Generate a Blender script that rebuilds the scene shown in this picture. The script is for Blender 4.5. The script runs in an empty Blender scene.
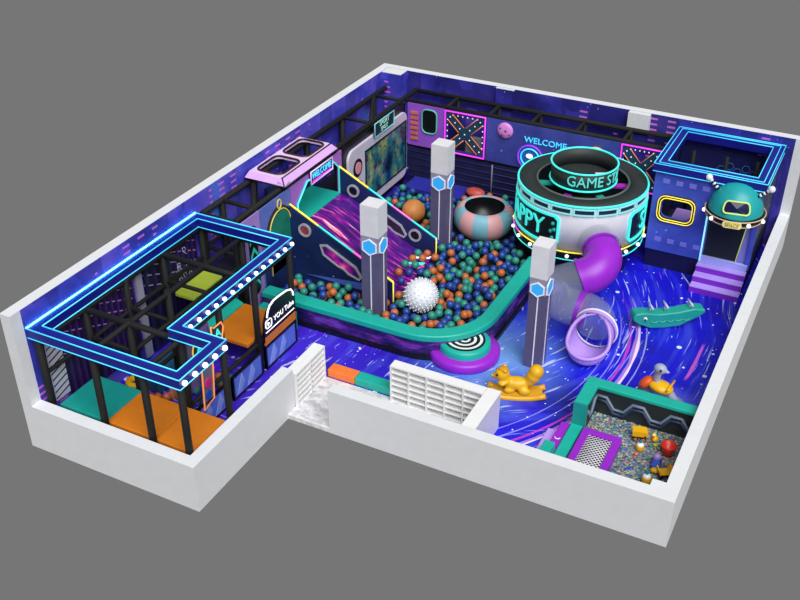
import bpy, bmesh, math, random
from mathutils import Vector, Matrix
random.seed(7)
PI = math.pi
SC = bpy.context.scene
COL = SC.collection

# ---------------------------------------------------------------- camera, world, sun, exposure
cam_d = bpy.data.cameras.new('camera')
cam = bpy.data.objects.new('camera', cam_d)
COL.objects.link(cam)
cam_d.sensor_width = 36.0
cam_d.lens = 36.0 * 1012.38 / 800.0
cam_d.clip_end = 300
cam.location = (17.7903, -13.6907, 17.3354)
cam.rotation_euler = (math.radians(90 - 32.5443), 0, math.radians(27.0631))
SC.camera = cam

def srgb(r, g, b):
    def f(c):
        c /= 255.0
        return c / 12.92 if c <= 0.04045 else ((c + 0.055) / 1.055) ** 2.4
    return (f(r), f(g), f(b), 1.0)

world = bpy.data.worlds.new('world')
SC.world = world
world.use_nodes = True
world.node_tree.nodes['Background'].inputs[0].default_value = srgb(118, 118, 118)
world.node_tree.nodes['Background'].inputs[1].default_value = 1.0

sun_d = bpy.data.lights.new('sun', 'SUN')
sun_d.energy = 3.75
sun_d.angle = math.radians(50)
sun = bpy.data.objects.new('sun', sun_d)
COL.objects.link(sun)
sun.location = (10, -5, 25)
sun.rotation_euler = Vector((-0.42, 0.46, -0.78)).to_track_quat('-Z', 'Y').to_euler()

SC.view_settings.view_transform = 'Standard'
SC.view_settings.look = 'None'
SC.view_settings.exposure = 0.0
SC.view_settings.gamma = 1.0
SC.view_settings.use_curve_mapping = False

# ---------------------------------------------------------------- mesh builder
class MB:
    def __init__(s):
        s.v = []; s.f = []; s.m = []; s.sm = []
    def add(s, vs, fs, m=0, smooth=False):
        b = len(s.v)
        s.v += [tuple(p) for p in vs]
        for f in fs:
            s.f.append(tuple(b + i for i in f)); s.m.append(m); s.sm.append(smooth)
        return s
    def box(s, x0, y0, z0, x1, y1, z1, m=0):
        vs = [(x0,y0,z0),(x1,y0,z0),(x1,y1,z0),(x0,y1,z0),(x0,y0,z1),(x1,y0,z1),(x1,y1,z1),(x0,y1,z1)]
        return s.add(vs, [(0,3,2,1),(4,5,6,7),(0,1,5,4),(1,2,6,5),(2,3,7,6),(3,0,4,7)], m)
    def obox(s, c, dx, dy, dz, ang=0, m=0, tilt=0):
        R = Matrix.Rotation(ang, 3, 'Z') @ Matrix.Rotation(tilt, 3, 'Y')
        vs = []
        for z in (-.5, .5):
            for x, y in ((-.5,-.5),(.5,-.5),(.5,.5),(-.5,.5)):
                vs.append(Vector(c) + R @ Vector((x*dx, y*dy, z*dz)))
        return s.add(vs, [(0,3,2,1),(4,5,6,7),(0,1,5,4),(1,2,6,5),(2,3,7,6),(3,0,4,7)], m)
    def prism(s, pts, fr, w0, w1, m=0, smooth=False):
        n = len(pts)
        vs = [fr(u, v, w0) for u, v in pts] + [fr(u, v, w1) for u, v in pts]
        fs = [tuple(range(n))[::-1], tuple(range(n, 2*n))]
        s.add(vs, fs, m)
        b = len(s.v) - 2*n
        for i in range(n):
            j = (i+1) % n
            s.f.append((b+i, b+j, b+n+j, b+n+i)); s.m.append(m); s.sm.append(smooth)
        return s
    def ring(s, outer, inner, fr, w0, w1, m=0):
        n = len(outer)
        vs = [fr(u,v,w0) for u,v in outer]+[fr(u,v,w0) for u,v in inner]+[fr(u,v,w1) for u,v in outer]+[fr(u,v,w1) for u,v in inner]
        fs = []
        for i in range(n):
            j = (i+1) % n
            fs += [(i,n+i,n+j,j), (2*n+i,2*n+j,3*n+j,3*n+i), (i,j,2*n+j,2*n+i), (n+j,n+i,3*n+i,3*n+j)]
        return s.add(vs, fs, m)
    def outline(s, pts, wd, fr, w0, w1, m=0):
        return s.ring(pts, inset(pts, wd), fr, w0, w1, m)
    def tube(s, p0, p1, r, n=10, m=0, r1=None, cap=True):
        return s.path([p0, p1], r, n, m, radii=None if r1 is None else [r, r1], cap=cap)
    def path(s, pts, r, n=10, m=0, closed=False, radii=None, cap=True):
        P = [Vector(p) for p in pts]; k = len(P)
        rings = []; prev = None
        for i in range(k):
            if closed: t = (P[(i+1)%k]-P[i-1])
            else: t = P[min(i+1,k-1)]-P[max(i-1,0)]
            t.normalize()
            if prev is None:
                a = Vector((0,0,1)) if abs(t.z) < .9 else Vector((1,0,0))
                u = a.cross(t).normalized()
            else:
                u = prev - t*prev.dot(t)
                u = u.normalized() if u.length > 1e-6 else t.orthogonal().normalized()
            prev = u
            w = t.cross(u)
            rr = r if radii is None else radii[i]
            rings.append([P[i]+(u*math.cos(2*PI*q/n)+w*math.sin(2*PI*q/n))*rr for q in range(n)])
        vs = [p for rg in rings for p in rg]; fs = []
        for i in range(k if closed else k-1):
            j = (i+1) % k
            for q in range(n):
                q2 = (q+1) % n
                fs.append((i*n+q, i*n+q2, j*n+q2, j*n+q))
        s.add(vs, fs, m, True)
        if cap and not closed:
            b = len(s.v)-len(vs)
            s.f.append(tuple(b+q for q in range(n))[::-1]); s.m.append(m); s.sm.append(False)
            s.f.append(tuple(b+(k-1)*n+q for q in range(n))); s.m.append(m); s.sm.append(False)
        return s
    def lathe(s, prof, c, n=32, m=0, a0=0, a1=2*PI, smooth=True, closed_prof=False, sx=1, sy=1):
        full = abs(a1-a0-2*PI) < 1e-6
        k = n if full else n+1
        vs = []
        for i in range(k):
            a = a0+(a1-a0)*i/n
            for r, z in prof:
                vs.append((c[0]+r*math.cos(a)*sx, c[1]+r*math.sin(a)*sy, c[2]+z))
        q = len(prof); fs = []
        for i in range(n):
            j = (i+1) % k
            for p in range(q if closed_prof else q-1):
                p2 = (p+1) % q
                fs.append((i*q+p, j*q+p, j*q+p2, i*q+p2))
        return s.add(vs, fs, m, smooth)
    def ball(s, c, r, nu=12, nv=8, m=0, sc=(1,1,1), R=None):
        vs = []; fs = []
        for j in range(1, nv):
            t = PI*j/nv
            for i in range(nu):
                a = 2*PI*i/nu
                vs.append((math.sin(t)*math.cos(a), math.sin(t)*math.sin(a), math.cos(t)))
        vs += [(0,0,1),(0,0,-1)]
        T = len(vs)-2
        for j in range(nv-2):
            for i in range(nu):
                i2 = (i+1) % nu
                fs.append((j*nu+i, (j+1)*nu+i, (j+1)*nu+i2, j*nu+i2))
        for i in range(nu):
            i2 = (i+1) % nu
            fs.append((T, i, i2)); fs.append((T+1, (nv-2)*nu+i2, (nv-2)*nu+i))
        out = []
        for v in vs:
            p = Vector((v[0]*r*sc[0], v[1]*r*sc[1], v[2]*r*sc[2]))
            if R is not None: p = R @ p
            out.append(Vector(c)+p)
        return s.add(out, fs, m, True)

def inset(pts, d):
    n = len(pts)
    ar = sum(pts[i][0]*pts[(i+1)%n][1]-pts[(i+1)%n][0]*pts[i][1] for i in range(n))
    sg = 1 if ar > 0 else -1
    out = []
    for i in range(n):
        p0 = Vector(pts[i-1]); p1 = Vector(pts[i]); p2 = Vector(pts[(i+1)%n])
        a = (p1-p0).normalized(); b = (p2-p1).normalized()
        na = Vector((-a.y, a.x))*sg; nb = Vector((-b.y, b.x))*sg
        k = 1+na.dot(nb)
        mv = (na+nb)/max(k, .25)
        out.append((p1.x+mv.x*d, p1.y+mv.y*d))
    return out

def FX(c): return lambda u, v, w: (c+w, u, v)          # panel that faces +X: u = y, v = z
def FY(c): return lambda u, v, w: (u, c-w, v)          # panel that faces -Y: u = x, v = z
def FZ(c): return lambda u, v, w: (u, v, c+w)          # lies flat: u = x, v = y
def FC(cx, cy, r): return lambda u, v, w: (cx+(r+w)*math.cos(u), cy+(r+w)*math.sin(u), v)   # on a cylinder: u = angle

def rrect(u0, v0, u1, v1, r, k=4):
    out = []
    for cu, cv, a in ((u1-r,v1-r,0),(u0+r,v1-r,PI/2),(u0+r,v0+r,PI),(u1-r,v0+r,1.5*PI)):
        for i in range(k+1):
            t = a+PI/2*i/k
            out.append((cu+r*math.cos(t), cv+r*math.sin(t)))
    return out
def ngon(cu, cv, r, n, a0=0, sv=1):
    return [(cu+r*math.cos(a0+2*PI*i/n), cv+sv*r*math.sin(a0+2*PI*i/n)) for i in range(n)]
def rect(u0, v0, u1, v1): return [(u0,v0),(u1,v0),(u1,v1),(u0,v1)]

def text_geo(txt, size, ext=0.0):
    cu = bpy.data.curves.new('lettering', 'FONT')
    cu.body = txt; cu.size = size; cu.align_x = 'CENTER'; cu.align_y = 'CENTER'; cu.extrude = ext; cu.resolution_u = 3
    o = bpy.data.objects.new('lettering', cu)
    COL.objects.link(o)
    bpy.context.view_layer.update()
    me = bpy.data.meshes.new_from_object(o.evaluated_get(bpy.context.evaluated_depsgraph_get()))
    vs = [tuple(v.co) for v in me.vertices]; fs = [tuple(p.vertices) for p in me.polygons]
    bpy.data.objects.remove(o); bpy.data.curves.remove(cu); bpy.data.meshes.remove(me)
    return vs, fs
def text_on(mb, txt, size, fr, u, v, w, ext=.012, su=1.0, ang=0.0, m=0, sv=1.0):
    vs, fs = text_geo(txt, size, ext)
    c, s_ = math.cos(ang), math.sin(ang)
    out = []
    for x, y, z in vs:
        x, y = x*su, y*sv
        out.append(fr(u+x*c-y*s_, v+x*s_+y*c, w+z))
    mb.add(out, fs, m)

# ---------------------------------------------------------------- materials
def nd(nt, t, **kw):
    n = nt.nodes.new(t)
    for k, v in kw.items(): setattr(n, k, v)
    return n
def ramp(nt, fac, stops, interp='LINEAR'):
    r = nd(nt, 'ShaderNodeValToRGB'); cr = r.color_ramp; cr.interpolation = interp
    while len(cr.elements) < len(stops): cr.elements.new(.5)
    for e, (p, c) in zip(cr.elements, stops): e.position = p; e.color = c
    nt.links.new(fac, r.inputs[0]); return r.outputs[0]
def mixc(nt, fac, a, b, mode='MIX'):
    m = nd(nt, 'ShaderNodeMix', data_type='RGBA', blend_type=mode)
    for i, x in ((0, fac), (6, a), (7, b)):
        if hasattr(x, 'links'): nt.links.new(x, m.inputs[i])
        else: m.inputs[i].default_value = x
    return m.outputs[2]
def math_n(nt, op, a, b=0.0):
    m = nd(nt, 'ShaderNodeMath', operation=op)
    for i, x in ((0, a), (1, b)):
        if hasattr(x, 'links'): nt.links.new(x, m.inputs[i])
        else: m.inputs[i].default_value = x
    return m.outputs[0]
def noise(nt, vec, scale, detail=2, rough=.5):
    n = nd(nt, 'ShaderNodeTexNoise'); n.inputs['Scale'].default_value = scale
    n.inputs['Detail'].default_value = detail; n.inputs['Roughness'].default_value = rough
    if vec is not None: nt.links.new(vec, n.inputs['Vector'])
    return n.outputs['Fac']
def gpos(nt): return nd(nt, 'ShaderNodeNewGeometry').outputs['Position']
def mapping(nt, vec, scale=(1,1,1), rot=(0,0,0), loc=(0,0,0)):
    m = nd(nt, 'ShaderNodeMapping'); nt.links.new(vec, m.inputs[0])
    m.inputs[1].default_value = loc; m.inputs[2].default_value = rot; m.inputs[3].default_value = scale
    return m.outputs[0]
def stars(nt, vec, scale, rad):
    v = nd(nt, 'ShaderNodeTexVoronoi'); v.inputs['Scale'].default_value = scale
    nt.links.new(vec, v.inputs['Vector'])
    rnd = nd(nt, 'ShaderNodeSeparateColor'); nt.links.new(v.outputs['Color'], rnd.inputs[0])
    lim = math_n(nt, 'MULTIPLY', math_n(nt, 'POWER', rnd.outputs[0], 2.0), rad)
    return math_n(nt, 'LESS_THAN', v.outputs['Distance'], lim)
def new_mat(name):
    m = bpy.data.materials.new(name); m.use_nodes = True
    return m, m.node_tree, m.node_tree.nodes['Principled BSDF']

MATS = {}
def mat(name, col, rough=.45, var=.06, metal=0.0, emit=0.0, alpha=1.0, bump=0.0, bscale=30):
    if name in MATS: return MATS[name]
    m, nt, b = new_mat(name)
    c = srgb(*col)
    f = noise(nt, gpos(nt), 3.0, 3)
    lo = tuple(x*(1-var) for x in c[:3])+(1,); hi = tuple(min(1, x*(1+var)) for x in c[:3])+(1,)
    nt.links.new(ramp(nt, f, [(.3, lo), (.7, hi)]), b.inputs['Base Color'])
    b.inputs['Roughness'].default_value = rough; b.inputs['Metallic'].default_value = metal
    if emit > 0:
        b.inputs['Emission Color'].default_value = c; b.inputs['Emission Strength'].default_value = emit
    b.inputs['Alpha'].default_value = alpha
    if bump:
        bp = nd(nt, 'ShaderNodeBump'); bp.inputs['Strength'].default_value = bump; bp.inputs['Distance'].default_value = .02
        nt.links.new(noise(nt, gpos(nt), bscale, 2), bp.inputs['Height']); nt.links.new(bp.outputs[0], b.inputs['Normal'])
    MATS[name] = m; return m

def galaxy_floor():
    m, nt, b = new_mat('galaxy_floor')
    P = gpos(nt)
    base = ramp(nt, noise(nt, P, .32, 3, .6), [(.33, srgb(12,8,150)), (.5, srgb(18,12,205)), (.7, srgb(30,40,225))])
    sep = nd(nt, 'ShaderNodeSeparateXYZ'); nt.links.new(P, sep.inputs[0])
    X, Y = sep.outputs[0], sep.outputs[1]
    # violet drift on the left, pale blue cloud in the middle: printed colours of the mat
    mr = nd(nt, 'ShaderNodeMapRange'); nt.links.new(X, mr.inputs[0]); mr.inputs[1].default_value = 8.2; mr.inputs[2].default_value = 4.5
    base = mixc(nt, math_n(nt, 'MULTIPLY', mr.outputs[0], .75), base, srgb(72,38,200))
    def cloud(cx, cy, r, col, k, base):
        d = nd(nt, 'ShaderNodeVectorMath', operation='DISTANCE'); nt.links.new(P, d.inputs[0]); d.inputs[1].default_value = (cx, cy, 0)
        w = math_n(nt, 'ADD', d.outputs['Value'], math_n(nt, 'MULTIPLY', math_n(nt, 'SUBTRACT', noise(nt, P, .9, 3), .5), 2.2))
        q = nd(nt, 'ShaderNodeMapRange', interpolation_type='SMOOTHSTEP'); nt.links.new(w, q.inputs[0])
        q.inputs[1].default_value = r; q.inputs[2].default_value = 0.0
        return mixc(nt, math_n(nt, 'MULTIPLY', q.outputs[0], k), base, col)
    base = cloud(9.3, 9.0, 2.9, srgb(120,170,235), .9, base)
    base = cloud(9.3, 6.6, 1.6, srgb(100,160,235), .7, base)
    base = cloud(14.6, 9.0, 1.4, srgb(110,120,235), .5, base)
    # light trails on wide arcs: one sweep on the open right side, another by the entrance
    def trails(cx, cy, seed, mask, base, kr, kt):
        dx = math_n(nt, 'SUBTRACT', X, cx); dy = math_n(nt, 'SUBTRACT', Y, cy)
        r = math_n(nt, 'SQRT', math_n(nt, 'ADD', math_n(nt, 'MULTIPLY', dx, dx), math_n(nt, 'MULTIPLY', dy, dy)))
        th = math_n(nt, 'ARCTAN2', dy, dx)
        r2 = math_n(nt, 'ADD', r, math_n(nt, 'MULTIPLY', math_n(nt, 'SUBTRACT', noise(nt, P, .22, 1), .5), 1.6))
        for k, (ra, ta, lo, hi, col, op) in enumerate(((3.0, 2.0, .52, .85, srgb(90,110,245), .55), (4.2, 2.4, .70, .74, srgb(235,110,225), .8), (9.0, 3.6, .655, .70, srgb(205,214,255), .8), (14.0, 5.0, .66, .71, srgb(180,190,255), .65))):
            cmb = nd(nt, 'ShaderNodeCombineXYZ')
            nt.links.new(math_n(nt, 'MULTIPLY', r2, ra*kr), cmb.inputs[0]); nt.links.new(math_n(nt, 'MULTIPLY', th, ta*kt), cmb.inputs[1]); cmb.inputs[2].default_value = seed+k*3.7
            f = ramp(nt, noise(nt, cmb.outputs[0], 1.0, 2), [(lo, (0,0,0,1)), (hi, (1,1,1,1))])
            base = mixc(nt, math_n(nt, 'MULTIPLY', math_n(nt, 'MULTIPLY', f, mask), op), base, col)
        return base
    mk = nd(nt, 'ShaderNodeMapRange'); nt.links.new(X, mk.inputs[0]); mk.inputs[1].default_value = 7.8; mk.inputs[2].default_value = 9.2
    inv = math_n(nt, 'SUBTRACT', 1.0, mk.outputs[0])
    base = trails(5.5, 11.3, 1.0, mk.outputs[0], base, 1.0, 1.0)
    base = trails(-4.0, 8.5, 9.0, inv, base, .8, 2.4)
    # two long pink-white comet lines sweeping from the front to the tower
    dx = math_n(nt, 'SUBTRACT', X, 5.5); dy = math_n(nt, 'SUBTRACT', Y, 11.3)
    th = math_n(nt, 'ARCTAN2', dy, dx)
    q = math_n(nt, 'ADD', math_n(nt, 'SQRT', math_n(nt, 'ADD', math_n(nt, 'MULTIPLY', dx, dx), math_n(nt, 'MULTIPLY', dy, dy))), th)
    fade = ramp(nt, math_n(nt, 'MULTIPLY', math_n(nt, 'ADD', th, 1.0), .6), [(.02, (1,1,1,1)), (.6, (.9,.9,.9,1)), (.85, (0,0,0,1))])
    for r0, wd, col, op in ((7.36, .08, srgb(205,150,240), .7), (7.40, .035, srgb(255,240,255), .9), (7.14, .035, srgb(215,70,205), .75), (7.62, .02, srgb(190,190,255), .7), (6.85, .02, srgb(180,180,255), .6), (6.55, .015, srgb(180,180,255), .6)):
        brk = math_n(nt, 'MULTIPLY', noise(nt, P, .7+r0*.03, 2), 2*wd)
        ln = math_n(nt, 'LESS_THAN', math_n(nt, 'ABSOLUTE', math_n(nt, 'SUBTRACT', q, r0)), brk)
        base = mixc(nt, math_n(nt, 'MULTIPLY', math_n(nt, 'MULTIPLY', ln, fade), op), base, col)
    for sc_, rd in ((2.0, .16), (3.2, .18), (5.0, .14)):
        base = mixc(nt, stars(nt, mapping(nt, P, (1,1,0)), sc_, rd), base, srgb(230,238,255))
    nt.links.new(base, b.inputs['Base Color'])
    b.inputs['Roughness'].default_value = .45
    return m

def mural(name, cols, dash=(230,120,235), seed=0.0, win=.5):
    m, nt, b = new_mat(name)
    P = gpos(nt)
    v = mapping(nt, P, (.45,.45,.6), loc=(seed, seed, 0))
    base = ramp(nt, noise(nt, v, 1.2, 3, .6), [(.3, srgb(*cols[0])), (.45, srgb(*cols[1])), (.58, srgb(*cols[2])), (.72, srgb(*cols[3]))])
    # tower blocks of the printed skyline
    blk = nd(nt, 'ShaderNodeTexVoronoi', feature='F1', distance='CHEBYCHEV'); blk.inputs['Scale'].default_value = 1.3
    nt.links.new(mapping(nt, P, (1,1,.35)), blk.inputs['Vector'])
    sc_ = nd(nt, 'ShaderNodeSeparateColor'); nt.links.new(blk.outputs['Color'], sc_.inputs[0])
    base = mixc(nt, math_n(nt, 'MULTIPLY', math_n(nt, 'GREATER_THAN', sc_.outputs[0], .55), .55), base, srgb(*cols[0]))
    # lit window rows
    sep = nd(nt, 'ShaderNodeSeparateXYZ'); nt.links.new(P, sep.inputs[0])
    h = math_n(nt, 'ADD', sep.outputs[0], sep.outputs[1])
    row = math_n(nt, 'LESS_THAN', math_n(nt, 'FRACT', math_n(nt, 'MULTIPLY', sep.outputs[2], 5.0)), .35)
    colm = math_n(nt, 'LESS_THAN', math_n(nt, 'FRACT', math_n(nt, 'MULTIPLY', h, 1.6)), .45)
    msk = math_n(nt, 'GREATER_THAN', noise(nt, mapping(nt, P, (1,1,.5)), 1.1, 1), 1.0-win*.85)
    w = math_n(nt, 'MULTIPLY', math_n(nt, 'MULTIPLY', row, colm), msk)
    base = mixc(nt, math_n(nt, 'MULTIPLY', w, .75), base, srgb(*dash))
    base = mixc(nt, stars(nt, P, 5.0, .1), base, srgb(190,200,255))
    nt.links.new(base, b.inputs['Base Color']); b.inputs['Roughness'].default_value = .5
    return m

def panel_print(name, lo, hi, star=(150,170,255), rough=.5):
    m, nt, b = new_mat(name)
    P = gpos(nt)
    base = ramp(nt, noise(nt, P, .9, 4, .6), [(.32, srgb(*lo)), (.68, srgb(*hi))])
    base = mixc(nt, stars(nt, P, 3.5, .1), base, srgb(*star))
    nt.links.new(base, b.inputs['Base Color']); b.inputs['Roughness'].default_value = rough
    return m

def chute_print():
    m, nt, b = new_mat('chute_print')
    P = gpos(nt)
    v = mapping(nt, P, (.7, 6.0, .7))
    base = ramp(nt, noise(nt, v, 1.3, 3, .6), [(.36, srgb(34,12,80)), (.50, srgb(78,16,124)), (.57, srgb(150,20,160)), (.62, srgb(235,50,175)), (.67, srgb(255,150,160)), (.71, srgb(255,240,225))])
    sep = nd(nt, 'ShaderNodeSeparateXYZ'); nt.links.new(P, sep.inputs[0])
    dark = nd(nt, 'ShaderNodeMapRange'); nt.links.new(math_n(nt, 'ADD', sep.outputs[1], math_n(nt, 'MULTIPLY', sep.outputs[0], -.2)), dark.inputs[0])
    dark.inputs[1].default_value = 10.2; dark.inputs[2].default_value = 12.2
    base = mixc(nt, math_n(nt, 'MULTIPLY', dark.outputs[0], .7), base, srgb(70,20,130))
    nt.links.new(base, b.inputs['Base Color']); b.inputs['Roughness'].default_value = .3
    return m

def screen_print():
    m, nt, b = new_mat('screen_picture')
    P = gpos(nt)
    n = noise(nt, mapping(nt, P, (1,1.1,.8)), 1.1, 4, .6)
    base = ramp(nt, n, [(.3, srgb(8,16,34)), (.42, srgb(14,48,72)), (.52, srgb(36,98,104)), (.6, srgb(96,118,80)), (.7, srgb(180,160,90))])
    base = mixc(nt, math_n(nt, 'GREATER_THAN', noise(nt, P, 4.0, 2), .62), base, srgb(60,40,80))
    nt.links.new(base, b.inputs['Base Color']); b.inputs['Roughness'].default_value = .15
    nt.links.new(base, b.inputs['Emission Color']); b.inputs['Emission Strength'].default_value = .3
    return m

def marble():
    m, nt, b = new_mat('marble')
    P = gpos(nt)
    f = noise(nt, mapping(nt, P, (1,1.6,1), rot=(0,0,.6)), 2.6, 6, .7)
    nt.links.new(ramp(nt, f, [(.38, srgb(176,176,182)), (.5, srgb(214,213,216)), (.62, srgb(236,235,236))]), b.inputs['Base Color'])
    b.inputs['Roughness'].default_value = .3
    return m
def pebbles():
    m, nt, b = new_mat('mixed_pebbles')
    P = gpos(nt)
    v = nd(nt, 'ShaderNodeTexVoronoi'); v.inputs['Scale'].default_value = 21.0; nt.links.new(P, v.inputs['Vector'])
    sep = nd(nt, 'ShaderNodeSeparateColor'); nt.links.new(v.outputs['Color'], sep.inputs[0])
    c = ramp(nt, sep.outputs[0], [(0, srgb(60,82,92)), (.16, srgb(110,128,134)), (.34, srgb(78,120,150)), (.48, srgb(150,160,160)), (.60, srgb(70,140,130)), (.70, srgb(176,180,176)), (.80, srgb(190,140,100)), (.87, srgb(90,100,170)), (.93, srgb(200,196,110)), (.97, srgb(190,90,80))], 'CONSTANT')
    nt.links.new(c, b.inputs['Base Color']); b.inputs['Roughness'].default_value = .6
    bp = nd(nt, 'ShaderNodeBump'); bp.inputs['Strength'].default_value = .7; bp.inputs['Distance'].default_value = .04; bp.invert = True
    nt.links.new(v.outputs['Distance'], bp.inputs['Height']); nt.links.new(bp.outputs[0], b.inputs['Normal'])
    return m
def slats(name, lo, hi, k=9.0):
    m, nt, b = new_mat(name)
    P = gpos(nt)
    sep = nd(nt, 'ShaderNodeSeparateXYZ'); nt.links.new(P, sep.inputs[0])
    f = math_n(nt, 'FRACT', math_n(nt, 'MULTIPLY', math_n(nt, 'ADD', sep.outputs[1], sep.outputs[0]), k*.5))
    base = ramp(nt, f, [(.0, srgb(*lo)), (.55, srgb(*hi)), (.62, srgb(*lo))])
    d = math_n(nt, 'MULTIPLY', math_n(nt, 'LESS_THAN', math_n(nt, 'FRACT', math_n(nt, 'ADD', math_n(nt, 'MULTIPLY', sep.outputs[2], 3.0), math_n(nt, 'MULTIPLY', sep.outputs[1], 1.3))), .12), math_n(nt, 'MULTIPLY', math_n(nt, 'GREATER_THAN', sep.outputs[2], 2.0), math_n(nt, 'GREATER_THAN', f, .45)))
    base = mixc(nt, math_n(nt, 'MULTIPLY', d, .7), base, srgb(190,150,220))
    nt.links.new(base, b.inputs['Base Color']); b.inputs['Roughness'].default_value = .5
    return m

WHITE = mat('white_paint', (226,228,231), .6, .02)
MURAL_A = mural('skyline_mural', [(48,46,152), (68,74,205), (104,88,216), (66,128,242)], (235,120,235), 0.0, .5)
MURAL_B = mural('skyline_mural_deep', [(30,28,104), (46,46,156), (66,58,172), (96,84,196)], (225,130,220), 4.0, .46)
FLOOR = galaxy_floor()
BLACK = mat('black_foam', (8,9,9), .8, .1)
BLACKG = mat('black_gloss', (13,14,18), .35, .1)
NAVYB = mat('canopy_navy', (18,24,132), .4, .1)
CYAN = mat('cyan_neon', (70,200,245), .4, 0, emit=.8)
AQUA = mat('aqua_neon', (64,225,215), .4, 0, emit=.6)
PALEC = mat('pale_cyan_neon', (150,235,255), .4, 0, emit=.9)
YEL = mat('yellow_neon', (250,225,60), .4, 0, emit=.75)
PINKN = mat('magenta_neon', (235,60,240), .4, 0, emit=.8)
ORND = mat('orange_neon_dim', (230,130,80), .4, 0, emit=.25)
DOT = mat('dot_lamp', (235,215,240), .4, 0, emit=.5)
ORN = mat('orange_neon', (255,150,80), .4, 0, emit=.6)
CYANG = mat('cyan_glow_strip', (70,190,255), .4, 0, emit=14.0)
BULB = mat('white_bulb', (255,255,255), .3, 0, emit=1.6)
WHITEN = mat('white_neon', (255,255,255), .3, 0, emit=.9)
TEAL = mat('teal_vinyl', (24,176,158), .4, .05)
TEALD = mat('teal_deep', (22,150,142), .45, .06)
ORANGE = mat('orange_vinyl', (214,122,22), .45, .06)
ORANGEB = mat('orange_block', (245,124,52), .5, .05)
PURPLE = mat('purple_vinyl', (152,36,200), .4, .06)
LILAC = mat('lilac_vinyl', (186,150,235), .4, .04)
LIME = mat('lime_vinyl', (170,190,60), .5, .05)
NAVY = panel_print('navy_panel', (12,28,72), (22,44,104))
BLUEP = panel_print('blue_panel', (48,58,140), (74,82,176))
PERI = panel_print('periwinkle_panel', (74,92,178), (104,124,206))
CASTLE = panel_print('castle_blue', (54,68,170), (74,96,206))
MAUVE = mat('mauve_panel', (168,134,214), .5, .05)
MAGP = mat('magenta_panel', (150,84,204), .45, .06)
PINKROOF = mat('pink_roof', (236,208,244), .4, .05)
GREYW = mat('tower_white', (206,204,216), .5, .03)
DECK = mat('tower_deck', (42,48,48), .6, .08)
SHAFT = mat('column_shaft', (92,86,122), .55, .05)
SHAFTB = mat('column_band', (150,148,168), .5, .04)
CAPM = mat('column_cap', (228,228,232), .5, .04)
HEXB = mat('hexagon_blue', (50,165,235), .4, .02, emit=.35)
LINE = mat('line_white', (225,226,240), .4, .02, emit=.2)
BLUEB = mat('ball_blue', (30,66,146), .4, .1)
TEALB = mat('ball_teal', (44,138,124), .4, .1)
ORGB = mat('ball_orange', (188,102,52), .4, .1)
SILVER = mat('silver_grey', (180,182,190), .35, .04, metal=.2)
CHUTE = chute_print()
SCREEN = screen_print()
MARBLE = marble()
PEB = pebbles()
SLAT = slats('purple_slats', (28,14,62), (66,34,118))
SLATB = slats('navy_slats', (14,14,40), (34,34,88), 6)
GLASS = mat('smoky_plastic', (160,166,190), .15, .05, alpha=.32)
YELP = mat('yellow_plastic', (232,176,14), .35, .06)
REDP = mat('red_plastic', (220,50,30), .35, .06)
BLUEPL = mat('blue_plastic', (40,90,190), .35, .06)
GREYP = mat('grey_plastic', (160,170,196), .4, .06)
WHITEP = mat('white_plastic', (240,240,240), .35, .02)
PINKS = mat('soft_pink', (214,158,160), .5, .04)
AQUAS = mat('soft_aqua', (122,178,194), .5, .04)
FLAMEP = mat('flame_pink', (240,60,150), .4, .2)
DARKG = mat('door_dark', (16,26,26), .5, .1)
BRONZE = mat('light_brown', (206,140,90), .5, .08)

# ---------------------------------------------------------------- object helpers
LOC = {}
def tag(o, label, cat, group=None, kind=None):
    if label: o['label'] = label
    if cat: o['category'] = cat
    if group: o['group'] = group
    if kind: o['kind'] = kind
    return o
def obj(name, mb, mats, parent=None, bevel=0, seg=2, remesh=0, label=None, smooth_all=False):
    if not isinstance(mats, (list, tuple)): mats = [mats]
    me = bpy.data.meshes.new(name)
    if parent is not None: org = LOC[parent.name]
    else:
        xs = [p[0] for p in mb.v]; ys = [p[1] for p in mb.v]; zs = [p[2] for p in mb.v]
        org = Vector(((min(xs)+max(xs))/2, (min(ys)+max(ys))/2, min(zs)))
    me.from_pydata([(p[0]-org.x, p[1]-org.y, p[2]-org.z) for p in mb.v], [], mb.f)
    for m in mats: me.materials.append(m)
    me.polygons.foreach_set('material_index', mb.m)
    me.polygons.foreach_set('use_smooth', [True]*len(mb.f) if smooth_all else mb.sm)
    bm = bmesh.new(); bm.from_mesh(me)
    bmesh.ops.recalc_face_normals(bm, faces=bm.faces); bm.to_mesh(me); bm.free()
    me.update()
    o = bpy.data.objects.new(name, me); COL.objects.link(o)
    if parent is not None: o.parent = parent
    else: o.location = org
    LOC[o.name] = org
    if bevel:
        md = o.modifiers.new('bevel', 'BEVEL'); md.width = bevel; md.segments = seg; md.limit_method = 'ANGLE'
    if remesh:
        md = o.modifiers.new('remesh', 'REMESH'); md.mode = 'VOXEL'; md.voxel_size = remesh; md.use_smooth_shade = True
        md = o.modifiers.new('smooth', 'SMOOTH'); md.factor = .5; md.iterations = 6
    if label: o['label'] = label
    return o
def thing(name, label, cat, loc, group=None):
    o = bpy.data.objects.new(name, None); COL.objects.link(o)
    o.location = loc; o.empty_display_size = .2
    LOC[o.name] = Vector(loc)
    return tag(o, label, cat, group)
def struct(name, mb, mats, **kw):
    o = obj(name, mb, mats, **kw); o['kind'] = 'structure'; return o

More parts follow.
